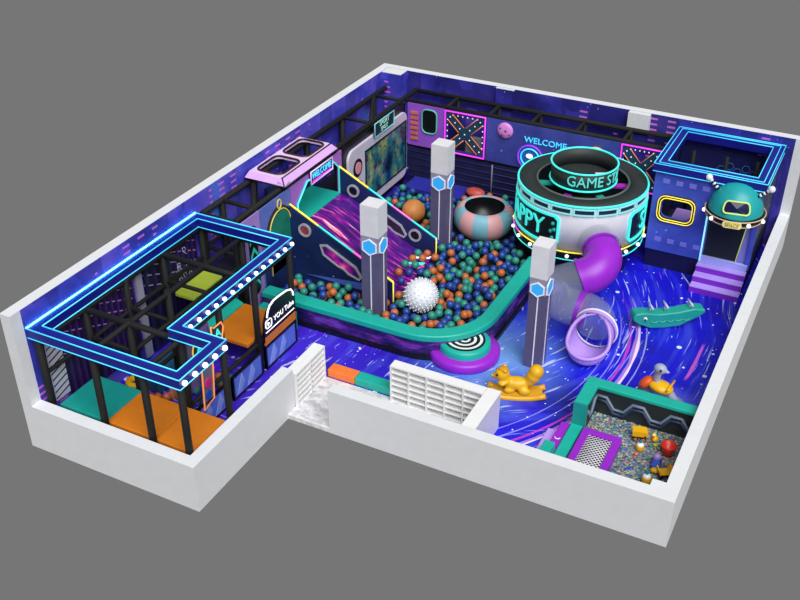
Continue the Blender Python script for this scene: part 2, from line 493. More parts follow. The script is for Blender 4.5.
# ================================================================ THE SETTING
T = .33; LH = 1.28; H = 4.0; XE = 15.683; YB = 19.81; YF = 3.976; XC = 5.362
struct('floor', MB().box(.33, YF+.33, -.12, XE-T, YB-T, 0).box(.33, T, -.12, XC-T, YF+.33, 0), FLOOR)
struct('floor_entry', MB().box(XC, YF+.002, -.12, 10.3, 5.92, .012), MARBLE)
# the base slab below floor_entry is part of the white shell
w = MB().box(0, 0, -.12, T, YB, H, 0)
w.box(T, T, 0, T+.015, YB-T, H-.001, 1)
struct('wall_left', w, [WHITE, MURAL_A])
w = MB().box(T, YB-T, -.12, XE, YB, H, 0)
w.box(T+.015, YB-T-.015, 0, XE-T, YB-T, H-.001, 1)
struct('wall_back', w, [WHITE, MURAL_B])
struct('wall_right', MB().box(XE-T, YF, -.12, XE, YB-T, LH), WHITE)
struct('wall_front', MB().box(6.66, YF, -.12, XE-T, YF+T, LH), WHITE)
struct('wall_entry', MB().box(XC-T, 0, -.12, XC, 4.34, LH), WHITE)
struct('wall_front_left', MB().box(T, 0, -.12, XC-T, T, LH), WHITE)
struct('trim_1', MB().box(9.82, YB-T-.24, 3.3, 10.57, YB-T-.016, H, 0).box(9.82, YB-T-.24, 0, 10.57, YB-T-.016, 3.3, 1), [WHITE, MURAL_B])
struct('trim_2', MB().box(4.85, YB-T-.14, 0, 5.55, YB-T-.016, H-.02, 1).box(4.85, YB-T-.14, H-.02, 5.55, YB-T-.016, H, 0), [WHITE, MURAL_B])
struct('trim_3', MB().box(T+.016, YB-T-.55, 0, 1.15, YB-T-.016, H-.02, 1).box(T+.016, YB-T-.55, H-.02, 1.15, YB-T-.016, H, 0), [WHITE, MURAL_A])
struct('trim_4', MB().box(15.03, YF+T, 0, XE-T, 4.55, LH), WHITE)

# ================================================================ FRONT-LEFT PLAY FRAME
RP = .095
fr_root = thing('climbing_structure', 'black padded pole structure holding up the neon canopy in the front left room', 'play frame', (2.6, 3.6, 0))
ZT = 3.38
posts = [(.56,.47),(2.3,.47),(3.8,.47),(4.9,.47),(4.9,2.13),(3.62,2.13),(3.62,3.7),(3.62,5.3),(3.62,7.1),(.56,2.13),(.56,3.7),(.56,5.3),(.56,7.1),(2.0,7.1),(2.0,3.7),(2.0,2.13)]
for x, y in posts:
    obj('pole', MB().tube((x,y,0), (x,y,ZT-.22), RP, 10), BLACK, fr_root)
def beam(root, a, b, r=.07): obj('beam', MB().tube(a, b, r, 8), BLACK, root)
for y in (2.13, 5.3, 7.1): beam(fr_root, (.56,y,ZT-.32), (3.62,y,ZT-.32), .085)
for x in (.56, 2.0, 3.62): beam(fr_root, (x,.47,ZT-.32), (x,7.1,ZT-.32))
for y in (2.13, 3.7, 5.3): beam(fr_root, (.56,y,2.2), (2.0,y,2.2), .06)
beam(fr_root, (2.0,2.13,2.2), (2.0,7.1,2.2), .06); beam(fr_root, (.56,.47,2.1), (.56,7.1,2.1), .06)
beam(fr_root, (2.0,2.13,1.15), (2.0,4.85,1.15), .06); beam(fr_root, (3.62,2.13,.98), (3.62,7.1,.98), .06)

cz = 3.45
cn = thing('neon_canopy', 'navy L-shaped canopy with cyan neon edges and white globe bulbs at front left', 'canopy', (2.6, 3.6, cz-.27))
OUT = [(.36,.36),(4.99,.36),(4.99,2.2),(3.70,2.2),(3.70,7.18),(.36,7.18)]
INN = inset(OUT, .27)
bnd = obj('band', MB().ring(OUT, INN, FZ(cz), -.27, 0), NAVYB, cn)
for pl, zz in ((OUT, cz+.012), (INN, cz+.012), (OUT, cz-.262), (INN, cz-.262)):
    n = len(pl)
    for i in range(n):
        a = pl[i]; b = pl[(i+1)%n]
        wallside = pl is OUT and zz > cz and i == n-1
        obj('neon_strip', MB().tube((a[0],a[1],zz), (b[0],b[1],zz), .02 if wallside else .016, 6), CYANG if wallside else CYAN, bnd)
for k in range(14):
    y = 2.42+k*.36
    obj('bulb', MB().ball((3.75, y, cz-.135), .06, 12, 8), BULB, cn)
for k in range(5):
    y = .50+k*.39
    obj('bulb', MB().ball((5.03, y, cz-.135), .07, 12, 8), BULB, cn)

def foam(name, mb, m, label, bevel=.03):
    return tag(obj(name, mb, m, bevel=bevel), label, 'foam mat')
foam('foam_mat', MB().box(.68,.58,.96,2.2,1.98,1.1), TEALD, 'teal foam mat in the front left corner beside the low white wall')
foam('foam_mat', MB().box(2.21,.58,.96,3.72,1.98,1.1), ORANGE, 'orange foam mat between the teal mat and another orange mat by the low front wall')
foam('foam_mat', MB().box(3.73,.58,.96,4.98,1.98,1.1), ORANGE, 'orange foam mat at the outer corner where the two low white walls meet')
foam('foam_mat', MB().box(2.2,4.95,.98,3.5,6.7,1.12), ORANGE, 'orange foam deck behind the black sign with the white arc')
foam('foam_ramp', MB().prism([(1.2,1.5),(1.2,1.36),(2.18,.98),(2.18,1.12)], lambda u,v,w:(u,w,v), 4.95, 6.7), TEAL, 'teal foam ramp rising left from the orange deck')
foam('foam_mat', MB().box(.55,5.6,1.5,1.25,7.0,1.64), LIME, 'lime green foam mat at the top of the teal ramp')
foam('foam_block', MB().box(2.3,6.95,.1,3.5,7.5,.75), TEAL, 'teal foam block between the play frame and the ball pit rim')

# foam barrier panels along the aisle
def barrier(label, y0, y1):
    t = thing('barrier_panel', label, 'barrier panel', (3.72, (y0+y1)/2, 0), 'low blue barrier panels of the play frame')
    obj('board', MB().box(3.69,y0,.05,3.75,y1,.78), mat('barrier_blue',(92,120,214),.45,.12), t)
    obj('border', MB().outline(rect(y0,.03,y1,.8), .06, FX(3.69), -.01, .075), BLACKG, t)
    f = MB()
    yy = y0+.15
    while yy < y1-.45:
        f.prism([(yy,.12),(yy+.28,.7),(yy+.4,.4),(yy+.22,.12)], FX(3.75), 0, .012); yy += .5
    obj('shard_pattern', f, mat('shard_blue',(140,160,225),.4,.1), t)
barrier('low blue barrier panel below the black sign with the white arc', 5.42, 7.02)
barrier('low blue barrier panel between two black poles left of the arc sign', 3.8, 5.22)
barrier('low blue barrier panel nearest the round neon sign and the orange mats', 2.3, 3.6)

# sign with the white arc
sg = thing('arc_sign', 'black sign board with YOU Tube lettering under a white neon arc', 'sign', (3.72, 6.2, .8))
obj('board', MB().prism([(5.42,.95),(7.0,.95),(7.0,1.85),(6.85,1.98),(6.6,2.05),(6.3,2.1),(5.95,2.1),(5.6,1.9),(5.42,1.6)], FX(3.72), 0, .05), BLACKG, sg)
obj('orange_stripe', MB().box(3.735,5.42,.86,3.78,7.0,1.12), ORANGE, sg)
ap = [(5.56,1.74),(5.62,1.92),(5.74,2.05),(5.95,2.11),(6.25,2.1),(6.6,2.06),(6.82,1.98),(6.91,1.85),(6.93,1.72)]
obj('arc_tube', MB().path([FX(3.79)(u,v,0) for u,v in ap], .026, 8), WHITEN, sg)
tx = MB(); text_on(tx, 'YOU Tube', .235, FX(3.78), 6.42, 1.5, 0, .004)
obj('lettering', tx, WHITEN, sg)
lg = MB().outline(rrect(5.48,1.36,5.8,1.64,.09), .025, FX(3.77), 0, .02); lg.prism([(5.59,1.44),(5.7,1.5),(5.59,1.57)], FX(3.77), 0, .02)
obj('play_mark', lg, WHITEN, sg)
obj('underline', MB().box(3.77,5.48,1.25,3.785,6.95,1.27), WHITEN, sg)

# round neon sign, arrow sign and balloon board hung on the frame
rs = thing('round_sign', 'round dark sign with yellow neon rim and cyan A on a lilac board', 'sign', (3.62, 2.62, 1.2))
obj('board', MB().box(3.60,2.28,1.35,3.66,3.2,2.95), mat('lilac_dark',(96,88,150),.5,.05), rs)
obj('disc', MB().prism(ngon(2.72,2.48,.3,24), FX(3.66), 0, .03), BLACKG, rs)
obj('rim_tube', MB().path([FX(3.7)(u,v,0) for u,v in ngon(2.72,2.48,.3,24)], .022, 6, closed=True), mat('gold_neon',(230,190,80),.4,0,emit=.6), rs)
tx = MB(); text_on(tx, 'A', .4, FX(3.7), 2.72, 2.48, 0); obj('lettering', tx, AQUA, rs)
ar = thing('arrow_sign', 'small orange neon arrow sign with a cyan A on the black frame', 'sign', (3.75, 3.35, 2.2))
AP = [(3.12,2.5),(3.12,2.9),(3.22,2.8),(3.55,2.8),(3.62,2.62),(3.52,2.3),(3.25,2.3)]
obj('board', MB().prism(AP, FX(3.74), 0, .03), BLACKG, ar)
obj('outline_tube', MB().path([FX(3.79)(u,v,0) for u,v in AP], .022, 6, closed=True), ORN, ar)
tx = MB(); text_on(tx, 'A', .36, FX(3.79), 3.38, 2.55, 0); obj('lettering', tx, AQUA, ar)
bb = thing('balloon_board', 'narrow board with pink and blue balloons in an orange neon outline', 'sign', (3.74, 2.75, .5))
BP = [(2.52,.62),(2.95,.75),(3.06,1.8),(2.6,1.92)]
obj('board', MB().prism(BP, FX(3.73), 0, .03), mat('board_grey',(120,124,140),.5,.1), bb)
obj('outline_tube', MB().path([FX(3.77)(u,v,0) for u,v in BP], .022, 6, closed=True), ORN, bb)
obj('balloon', MB().prism(ngon(2.78,1.35,.13,16,0,1.25), FX(3.76), 0, .03), FLAMEP, bb)
obj('balloon', MB().prism(ngon(2.74,.98,.12,16,0,1.25), FX(3.76), 0, .03), BLUEPL, bb)

# boards on the left wall inside the room
def wallboard(name, label, y0, y1, z0, z1, m, extra=None):
    t = tag(obj(name, MB().box(.35,y0,z0,.41,y1,z1), m), label, 'wall board'); return t
hc = thing('height_chart', 'white ladder-like height chart strip on the dark wall in the front left corner', 'height chart', (.4,.95,.95))
obj('strip', MB().box(.42,.72,1.0,.45,1.22,2.75), mat('chart_white',(205,206,226),.5,.04), hc)
for k in range(9): obj('tick', MB().prism([(.72,1.06+k*.19),(1.22,1.2+k*.19),(1.22,1.235+k*.19),(.72,1.095+k*.19)], FX(.45), 0, .01), BLACKG, hc)
wallboard('slat_board', 'purple slatted wall board next to the white height chart', 1.26, 2.7, .5, 3.0, SLAT)
wallboard('slat_board', 'purple slatted wall board just left of the pale post', 2.75, 4.15, .5, 3.0, SLAT)
tag(obj('pale_post', MB().box(.35,4.25,.1,.42,4.5,2.95), mat('pale_post',(160,160,176),.5,.05)), 'pale grey flat post on the left wall between dark boards', 'post')
wallboard('slat_board', 'dark navy striped wall board right of the pale post', 4.6, 5.9, .1, 3.0, SLATB)
dd = thing('doodle_board', 'dark wall board with white chalk-like doodles in the front left room', 'wall board', (.4,6.45,.1))
obj('board', MB().box(.35,5.95,.1,.41,7.0,3.0), SLAT, dd)
for k in range(7):
    y = 6.05+.8*random.random(); z = 1.6+1.2*random.random()
    obj('doodle', MB().path([FX(.43)(y+.12*math.cos(a*1.3)*(.6+.05*a), z+.14*math.sin(a), 0) for a in range(6)], .014, 5), mat('chalk',(190,200,220),.6,.05), dd)
# low blue toy bench and yellow ring ball in the room
tag(obj('foam_bench', MB().box(.95,3.1,.02,1.75,6.2,.5), mat('bench_blue',(40,92,130),.5,.3), bevel=.05), 'long blue-green foam bench in the dark play frame', 'bench')
tag(obj('ledge_strip', MB().box(2.12,3.1,.0,2.22,4.9,.56), BRONZE), 'thin light brown ledge strip beside the balls in the play frame', 'ledge')

# ================================================================ LEFT AND BACK STEEL FRAME
XP = 1.85; YP = 18.0; ZP = 3.4
lf = thing('pole_frame', 'black pole frame running along the left wall above the slide and wall panels', 'pole frame', (1.1, 12.5, 0))
for y in (7.3, 8.3, 10.0, 13.2, 15.6, 18.0):
    for x in (.5, 1.66): obj('pole', MB().tube((x,y,0),(x,y,ZP), .1, 8), BLACK, lf)
    beam(lf, (.5,y,ZP), (1.66,y,ZP)); 
    if y in (7.3, 8.3, 15.6): beam(lf, (.5,y,2.3), (1.66,y,2.3), .06)
for x in (.5, 1.66):
    beam(lf, (x,7.3,ZP), (x,19.3,ZP), .09); beam(lf, (x,7.3,2.3), (x,18.0 if x < 1 else 10.0,2.3), .055)
beam(lf, (.5,10.0,ZP), (1.66,8.3,ZP), .08)
beam(lf, (.5,18.0,ZP), (1.66,15.6,ZP), .08)
bf = thing('pole_frame', 'black pole frame running along the back wall above the purple and blue panels', 'pole frame', (6.8, 18.7, 0))
for x in (3.43, 5.09, 6.7, 8.35, 10.03, 11.5):
    for y in (18.125, 19.2): obj('pole', MB().tube((x,y,0),(x,y,ZP), .08, 8), BLACK, bf)
    beam(bf, (x,18.125,ZP), (x,19.2,ZP))
for y in (18.125, 19.2): beam(bf, (1.8,y,ZP), (11.5,y,ZP), .09)
beam(bf, (1.8,18.125,1.66), (11.5,18.125,1.66), .07)
# deck floors the frames carry
tag(obj('deck', MB().box(.62,7.42,1.55,1.54,17.88,1.64), mat('deck_dark',(26,26,46),.6,.1)), 'dark play deck inside the frame along the left wall', 'deck')
tag(obj('deck', MB().box(1.95,18.3,1.57,11.4,19.1,1.64), MATS['deck_dark']), 'dark play deck inside the frame along the back wall', 'deck')

# ---- panels on the left line (face +X)
PX = FX(XP)
ap_ = thing('arrow_board', 'tall mauve wall panel with dark slot and green up-arrows', 'panel', (XP, 7.8, 0))
obj('board', MB().box(XP-.04,7.32,0,XP,8.27,ZP-.03), MAUVE, ap_)
obj('dark_slot', MB().prism(rrect(7.62,.7,8.06,3.05,.2), PX, 0, .02), BLACKG, ap_)
for k in range(4):
    z = .95+k*.5
    obj('arrow_mark', MB().prism([(7.66,z),(7.84,z+.26),(8.02,z),(8.02,z+.12),(7.84,z+.4),(7.66,z+.12)], PX, .02, .035), mat('arrow_green',(40,190,160),.4,.05,emit=.3), ap_)
ac = thing('arch_panel', 'periwinkle wall panel with green arched doorway outlined in yellow', 'panel', (XP, 9.15, 0))
obj('board', MB().box(XP-.04,8.29,0,XP,10.0,ZP-.03), PERI, ac)
arch = [(8.68,.9)]+[(9.28+.60*math.cos(a), 2.3+.66*math.sin(a)) for a in [PI-PI*i/14 for i in range(15)]]+[(9.88,.9)]
obj('arch_border', MB().prism(inset(arch[::-1], -.1), PX, 0, .02), BLACKG, ac)
obj('doorway', MB().prism(arch[::-1], PX, .02, .03), mat('arch_green',(24,128,104),.5,.2), ac)
obj('arch_outline', MB().path([PX(u,v,.05) for u,v in arch], .02, 6), mat('arch_yellow',(200,180,90),.4,0,emit=.35), ac)
obj('lower_board', MB().box(XP,8.35,.05,XP+.03,9.95,1.45), NAVY, ac)
obj('orange_patch', MB().box(XP+.03,8.75,1.5,XP+.05,8.98,1.95), mat('patch_orange',(230,110,70),.5,.1), ac)
obj('hoop', MB().path([PX(9.3+.1*math.cos(a), 3.14+.15*math.sin(a), .04) for a in [2*PI*i/16 for i in range(16)]], .022, 6, closed=True), MATS['arch_yellow'], ac)

# portal at the head of the slide
pt = thing('portal_panel', 'mauve slide portal panel with cyan-edged opening at the head of the wide slide', 'panel', (XP, 11.6, 0))
OP = [(10.35,1.75),(12.95,1.75),(12.95,2.85),(12.62,3.18),(10.95,3.18),(10.35,2.65)]
po = MB()
po.box(XP-.04,10.02,0.05,XP,10.35,ZP-.03).box(XP-.04,12.95,.05,XP,13.2,ZP-.03).box(XP-.04,10.35,3.18,XP,12.95,ZP-.03)
po.prism([(10.35,2.65),(10.95,3.18),(10.35,3.18)], FX(XP-.04), 0, .04); po.prism([(12.95,2.85),(12.95,3.18),(12.62,3.18)], FX(XP-.04), 0, .04)
obj('board', po, mat('portal_mauve',(176,112,208),.45,.06), pt)
obj('opening_outline', MB().path([PX(u,v,.03) for u,v in OP[1:]+[(10.35,1.9)]], .03, 6), AQUA, pt)
ws = thing('welcome_sign', 'small WELCOME sign with pink-cyan neon lettering above the slide portal', 'sign', (XP+.05, 11.75, 3.02))
obj('board', MB().box(XP+.02,11.1,3.02,XP+.08,12.45,3.44), mat('sign_maroon',(70,20,90),.4,.1), ws)
obj('border_tube', MB().path([FX(XP+.09)(u,v,0) for u,v in rect(11.1,3.02,12.45,3.44)], .025, 6, closed=True), mat('sign_border',(220,200,235),.4,0,emit=.3), ws)
tx = MB(); text_on(tx, 'WELCOME', .3, FX(XP+.09), 11.77, 3.25, 0, .01, su=.82); obj('lettering', tx, CYAN, ws)
obj('pink_stripe', MB().box(XP+.08,11.2,3.06,XP+.09,12.35,3.1), PINKN, ws)

rb = thing('roof_canopy', 'pink lilac roof slab with two rounded square holes beside the left wall', 'roof', (1.1, 11.4, 3.45))
hz0, hz1 = 3.60, 3.68
def slab_with_holes():
    b = MB()
    # two square-holed tiles
    for y0, y1 in ((9.92, 11.4), (11.4, 12.9)):
        o_ = rrect(.42, y0, 1.62, y1, .01); i_ = rrect(.56, y0+.16, 1.5, y1-.12, .22)
        b.ring(o_, i_, FZ(hz0), 0, hz1-hz0)
    return b
obj('slab', slab_with_holes(), PINKROOF, rb)
sl = MB().prism([(1.62,hz1),(1.90,hz0-.05),(1.62,hz0-.05)], lambda u,v,w:(u,w,v), 9.7, 12.9)
sl.prism([(9.92,hz1),(9.92,hz0-.05),(9.62,hz0-.05)], lambda u,v,w:(w,u,v), .42, 1.9)
obj('sloped_fascia', sl, mat('fascia_lilac',(220,174,240),.4,.05), rb)
for y0, y1 in ((9.92, 11.4), (11.4, 12.9)):
    obj('hole_rim', MB().path([(u,v,hz1+.01) for u,v in rrect(.55,y0+.15,1.51,y1-.11,.22)], .035, 6, closed=True), mat('rim_maroon',(64,26,34),.4,.1), rb)
for a_, b_ in (((1.63,9.9,hz1),(1.63,12.9,hz1)), ((1.9,9.66,hz0-.06),(1.9,12.9,hz0-.06)), ((1.63,9.93,hz1),(1.9,9.64,hz0-.05)), ((.42,9.64,hz0-.05),(1.9,9.64,hz0-.05))): obj('fascia_line', MB().tube(a_, b_, .025, 6), BLACKG, rb)

# giant tablet
ph = thing('screen_wall', 'wall-high white tablet-shaped board with a dark teal jungle picture', 'screen board', (XP, 15.6, .5))
obj('back_board', MB().box(XP-.06,13.25,.3,XP-.02,17.98,ZP-.03), BLACKG, ph)
obj('bezel', MB().prism(rrect(13.5,.5,17.95,3.12,.38,6), FX(XP-.02), 0, .10), mat('bezel_lilac',(205,200,220),.4,.03), ph, bevel=.03)
obj('picture', MB().prism(rect(14.72,.92,17.78,2.7), FX(XP+.08), 0, .012), SCREEN, ph)
obj('picture_border', MB().outline(rect(14.66,.86,17.84,2.76), .06, FX(XP+.08), 0, .03), BLACKG, ph)
for z in (2.35, 1.55):
    obj('button', MB().prism(ngon(14.12,z,.3,20,0,1.1), FX(XP+.08), 0, .03), BLACKG, ph)
    obj('button_face', MB().prism(ngon(14.12,z,.2,20,0,1.1), FX(XP+.11), 0, .02), mat('button_pink',(226,150,160),.4,.05), ph)
ss = thing('screen_sign', 'small dark green hanging sign with pale two-line lettering above the big screen', 'sign', (XP+.05, 15.95, 3.05))
obj('board', MB().box(XP+.10,15.27,3.04,XP+.15,16.72,3.52), mat('sign_green',(10,44,48),.4,.1), ss)
obj('border_tube', MB().path([FX(XP+.16)(u,v,0) for u,v in rect(15.27,3.04,16.72,3.54)], .022, 6, closed=True), mat('sign_teal',(110,190,190),.4,0,emit=.35), ss)
tx = MB(); text_on(tx, 'SPORT', .24, FX(XP+.155), 16.0, 3.4, 0, .008); text_on(tx, 'SPOT', .22, FX(XP+.155), 16.0, 3.18, 0, .008)
obj('lettering', tx, mat('sign_letter',(160,215,200),.4,0,emit=.3), ss)

# ---- panels on the back line (face -Y)
PY = FY(YP)
wp = thing('window_panel', 'purple back panel with an arched dark window and orange ladder bars', 'panel', (2.65, YP, 1.7))
wo = rrect(2.52,2.32,3.12,3.24,.2)
def panel_with_hole(x0, z0, x1, z1, hole):
    n = len(hole)
    cu = sum(p[0] for p in hole)/n; cv = sum(p[1] for p in hole)/n
    out = []
    for u, v in hole:
        du, dv = u-cu, v-cv
        t = min(((x1-cu) if du > 0 else (x0-cu))/du if abs(du) > 1e-6 else 1e9, ((z1-cv) if dv > 0 else (z0-cv))/dv if abs(dv) > 1e-6 else 1e9)
        out.append((cu+du*t, cv+dv*t))
    # snap nearest to corners
    for c in ((x0,z0),(x1,z0),(x1,z1),(x0,z1)):
        k = min(range(n), key=lambda i: (out[i][0]-c[0])**2+(out[i][1]-c[1])**2); out[k] = c
    return out
wpo = panel_with_hole(1.92,1.74,3.42,3.38,wo)
obj('board', MB().ring(wpo, wo, PY, -.04, 0), MAGP, wp)
obj('window_shade_plate', MB().box(2.4,YP+.05,2.2,3.2,YP+.07,3.34), BLACKG, wp)  # black plate added behind the hole to stand in for interior shade
obj('window_rim', MB().path([PY(u,v,.02) for u,v in wo], .03, 6, closed=True), mat('rim_mint',(90,190,170),.4,.05), wp)
for k in range(6): obj('ladder_bar', MB().box(2.06,YP-.05,1.98+k*.2,2.36,YP,2.08+k*.2), mat('bar_orange',(205,110,80),.5,.1), wp)
def xpanel(x0, x1, z0, z1, label):
    t = thing('x_panel', label, 'panel', ((x0+x1)/2, YP, z0), None)
    obj('frame', MB().outline(rect(x0+.02,z0,x1-.02,z1), .12, PY, -.04, .02), mat('xframe_blue',(46,54,120),.5,.1), t)
    obj('neon_border', MB().path([PY(u,v,.04) for u,v in rect(x0+.04,z0+.02,x1-.04,z1-.02)], .035, 6, closed=True), PINKN, t)
    xa, xb, za, zb = x0+.14, x1-.14, z0+.14, z1-.14
    for (ua,va,ub,vb) in ((xa,za,xb,zb),(xa,zb,xb,za)):
        d = Vector((ub-ua, vb-va)).normalized(); nrm = Vector((-d.y, d.x))*.15
        obj('cross_bar', MB().prism([(ua-nrm.x,va-nrm.y),(ub-nrm.x,vb-nrm.y),(ub+nrm.x,vb+nrm.y),(ua+nrm.x,va+nrm.y)], PY, -.03 if va < vb else -.026, .03 if va < vb else .024), mat('xbar_teal',(24,66,92),.5,.1), t)
        for k in range(7):
            f = (k+.5)/7
            obj('light_dot', MB().ball(PY(ua+(ub-ua)*f, va+(vb-va)*f, .035), .026, 8, 5), DOT, t)
        for s_ in (-1, 1):
            for q0, q1 in ((.06,.40),(.60,.94)):
                obj('edge_tube', MB().tube(PY(ua+nrm.x*s_+(ub-ua)*q0, va+nrm.y*s_+(vb-va)*q0, .035), PY(ua+nrm.x*s_+(ub-ua)*q1, va+nrm.y*s_+(vb-va)*q1, .035), .016, 5), ORND, t)
    for k in range(6): obj('light_dot', MB().ball(PY(x0+.35+k*(x1-x0-.7)/5, z1-.15, .03), .026, 8, 5), DOT, t)
    for k in range(5):
        for xx in (x0+.13, x1-.13): obj('light_dot', MB().ball(PY(xx, z0+.4+k*.22, .03), .026, 8, 5), DOT, t)
    return t
x1p = xpanel(3.43, 5.09, 1.75, 3.38, 'magenta neon-framed X panel with white dots beside the arched purple panel')
obj('grey_cushion', MB().box(4.25,YP+.03,1.8,4.95,YP+.18,2.5), mat('cushion_grey',(96,100,96),.7,.1), x1p, bevel=.05)
obj('orange_ball_heap', MB().ball(PY(3.75,2.05,-.1), .2, 10, 8), mat('heap_orange',(220,110,40),.5,.2), x1p)
xpanel(10.02, 11.5, 1.75, 3.38, 'magenta neon-framed X panel with white dots between the round tower and the blue house')
bpn = thing('planet_panel', 'long blue back panel with a pink moon and cyan WELCOME lettering', 'panel', (7.55, YP, 1.7))
obj('board', MB().box(5.1,YP,1.72,10.0,YP+.04,ZP-.03), BLUEP, bpn)
obj('moon', MB().ball((5.82,YP-.02,3.02), .3, 20, 14, sc=(1,.4,1)), mat('moon_pink',(222,140,222),.5,.12), bpn)
for dx_, dz_, rr_ in ((.05,.02,.05),(-.08,-.15,.045),(.2,-.1,.03),(-.15,.1,.03)): obj('crater', MB().ball((5.82+dx_,YP-.13,3.02+dz_), rr_, 8, 6, sc=(1,.3,1)), mat('crater_dark',(110,50,110),.5,.1), bpn)
tx = MB(); text_on(tx, 'WELCOME', .31, FY(YP-.01), 7.34, 2.83, 0, .01, su=1.05); obj('lettering', tx, CYAN, bpn)
obj('badge', MB().prism(ngon(6.82,2.18,.32,24), PY, 0, .03), mat('badge_blue',(30,90,170),.4,.05,emit=.2), bpn)
obj('badge_ring', MB().path([PY(u,v,.05) for u,v in ngon(6.82,2.18,.34,24)], .028, 6, closed=True), CYAN, bpn)
obj('badge_glow', MB().path([PY(u,v,.03) for u,v in ngon(6.82,2.18,.46,24)], .03, 6, closed=True), mat('violet_neon',(150,60,230),.4,0,emit=.6), bpn)
obj('badge_mark', MB().ball(PY(6.8,2.24,.05), .11, 10, 8, sc=(1.2,.4,.8)), WHITEN, bpn)
obj('gold_arc', MB().path([PY(9.2+.28*math.cos(a), 2.78+.26*math.sin(a), .04) for a in [PI*i/12 for i in range(13)]], .04, 6), mat('gold_neon2',(220,170,60),.4,0,emit=.5), bpn)
# low rail and net under the back panels
rl = thing('net_rail', 'dark navy net barrier under the back panels behind the donut', 'net barrier', (5.6, YP, .1))
obj('net_sheet', MB().box(1.95,YP+.02,.1,9.8,YP+.05,1.6), mat('net_navy',(20,22,62),.6,.3), rl)
for k in range(5): obj('rail_line', MB().tube((1.95,YP-.0,.45+k*.26),(9.8,YP-.0,.45+k*.26),.018,6), mat('rail_blue',(40,46,120),.5,.1), rl)
for x in (3.6, 5.4, 6.5): obj('rail_post', MB().tube((x,YP-.03,.05),(x,YP-.03,1.6),.03,8), mat('rail_grey',(110,110,130),.5,.1), rl)
tag(obj('candy_block', MB().ball((5.0,17.45,.62),.3,16,10,sc=(1.25,.8,.6)), mat('candy_red',(190,80,70),.45,.35)), 'small red and white soft shape on the balls under the blue back panel', 'soft toy')
tag(obj('foam_mat', MB().box(2.3,16.95,.3,4.6,17.9,.52), mat('mat_blue',(40,44,150),.5,.2), bevel=.03), 'dark blue foam mat at the back of the ball pit below the X panel', 'foam mat')

# ================================================================ BALL PIT
def rim_path(off, n=14):
    pts = [(1.95,7.9+off),(6.85,7.9+off)]
    for i in range(1, n+1):
        a = -PI/2+PI/2*i/n
        pts.append((6.85+(2.12-off)*math.cos(a), 10.02+(2.12-off)*math.sin(a)))
    pts.append((8.97-off, 13.75))
    return pts
def strip(off0, off1, z0, z1, mb=None):
    a = rim_path(off0); b = rim_path(off1)
    mb = mb or MB()
    return mb.prism(a+b[::-1], FZ(0), z0, z1)
def pit_print():
    m, nt, b = new_mat('pit_side_print')
    P = gpos(nt)
    c = ramp(nt, noise(nt, mapping(nt, P, (.7,.7,2.5)), 1.6, 4, .65), [(.35, srgb(22,16,52)), (.5, srgb(50,30,110)), (.6, srgb(120,44,160)), (.7, srgb(52,90,180))])
    nt.links.new(c, b.inputs['Base Color']); b.inputs['Roughness'].default_value = .4
    return m
pw = thing('ball_pit', 'ball pit wall with teal padded rim and purple printed side curving round the balls', 'ball pit', (5.5, 12.5, 0))
obj('side_wall', strip(.0,.36,.12,.56), pit_print(), pw)
obj('kick_base', strip(-.1,.4,0,.13), BLACKG, pw)
obj('rim', strip(0,.46,.56,.78), TEAL, pw, bevel=.05, seg=3)
bed = rim_path(.36)+[(8.61,17.95),(1.95,17.95)]
struct('floor_pit', MB().prism(bed, FZ(0), .01, .22), mat('pit_bed',(10,10,18),.7,.2))

rd = thing('ring_stool', 'round purple and teal stool with black and white ring top at the pit corner', 'stool', (8.46, 8.72, 0))
RC = (8.46, 8.72, 0)
obj('base', MB().lathe([(0,0),(1.0,0),(1.04,.04),(1.04,.24),(.98,.3),(0,.3)], RC, 40), PURPLE, rd)
obj('drum', MB().lathe([(.76,.3),(.76,.48),(.72,.53),(0,.53)], RC, 40), TEAL, rd)
for i, (ra, rb_, mm) in enumerate(((.0,.10,BLACKG),(.10,.17,WHITEP),(.17,.27,BLACKG),(.27,.35,WHITEP),(.35,.45,BLACKG),(.45,.53,WHITEP),(.53,.60,BLACKG))):
    obj('ring_mark', MB().lathe([(ra,.531),(rb_,.531),(rb_,.55),(ra,.55)], RC, 40, closed_prof=True, smooth=False), mm, rd)

# wide slide
SX0, SX1, SY0, SY1 = XP+.02, 5.5, 9.9, 13.0
sd = thing('wide_slide', 'wide purple slide with navy side panels and neon-edged tops running into the ball pit', 'slide', (3.7, 11.45, 0))
cp = [(1.9,1.9),(2.3,1.86),(2.9,1.55),(3.6,1.12),(4.3,.72),(4.9,.45),(5.45,.34),(5.45,.24),(1.9,.24)]
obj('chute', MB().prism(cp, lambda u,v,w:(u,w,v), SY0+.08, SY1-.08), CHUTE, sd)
for k in range(2): obj('stripe', MB().prism([(4.95,11.9+k*.45),(5.4,12.25+k*.45),(5.4,12.4+k*.45),(4.95,12.05+k*.45)], lambda u,v,w:(u,v,.47-(u-4.9)*.2+w), 0, .01), AQUA if k == 0 else WHITEN, sd)
obj('platform', MB().box(.75,10.36,1.7,1.92,12.94,1.93), TEAL, sd)
obj('platform_back', MB().box(.62,10.36,1.93,.74,12.94,2.9), mat('back_blue',(30,34,100),.5,.1), sd)
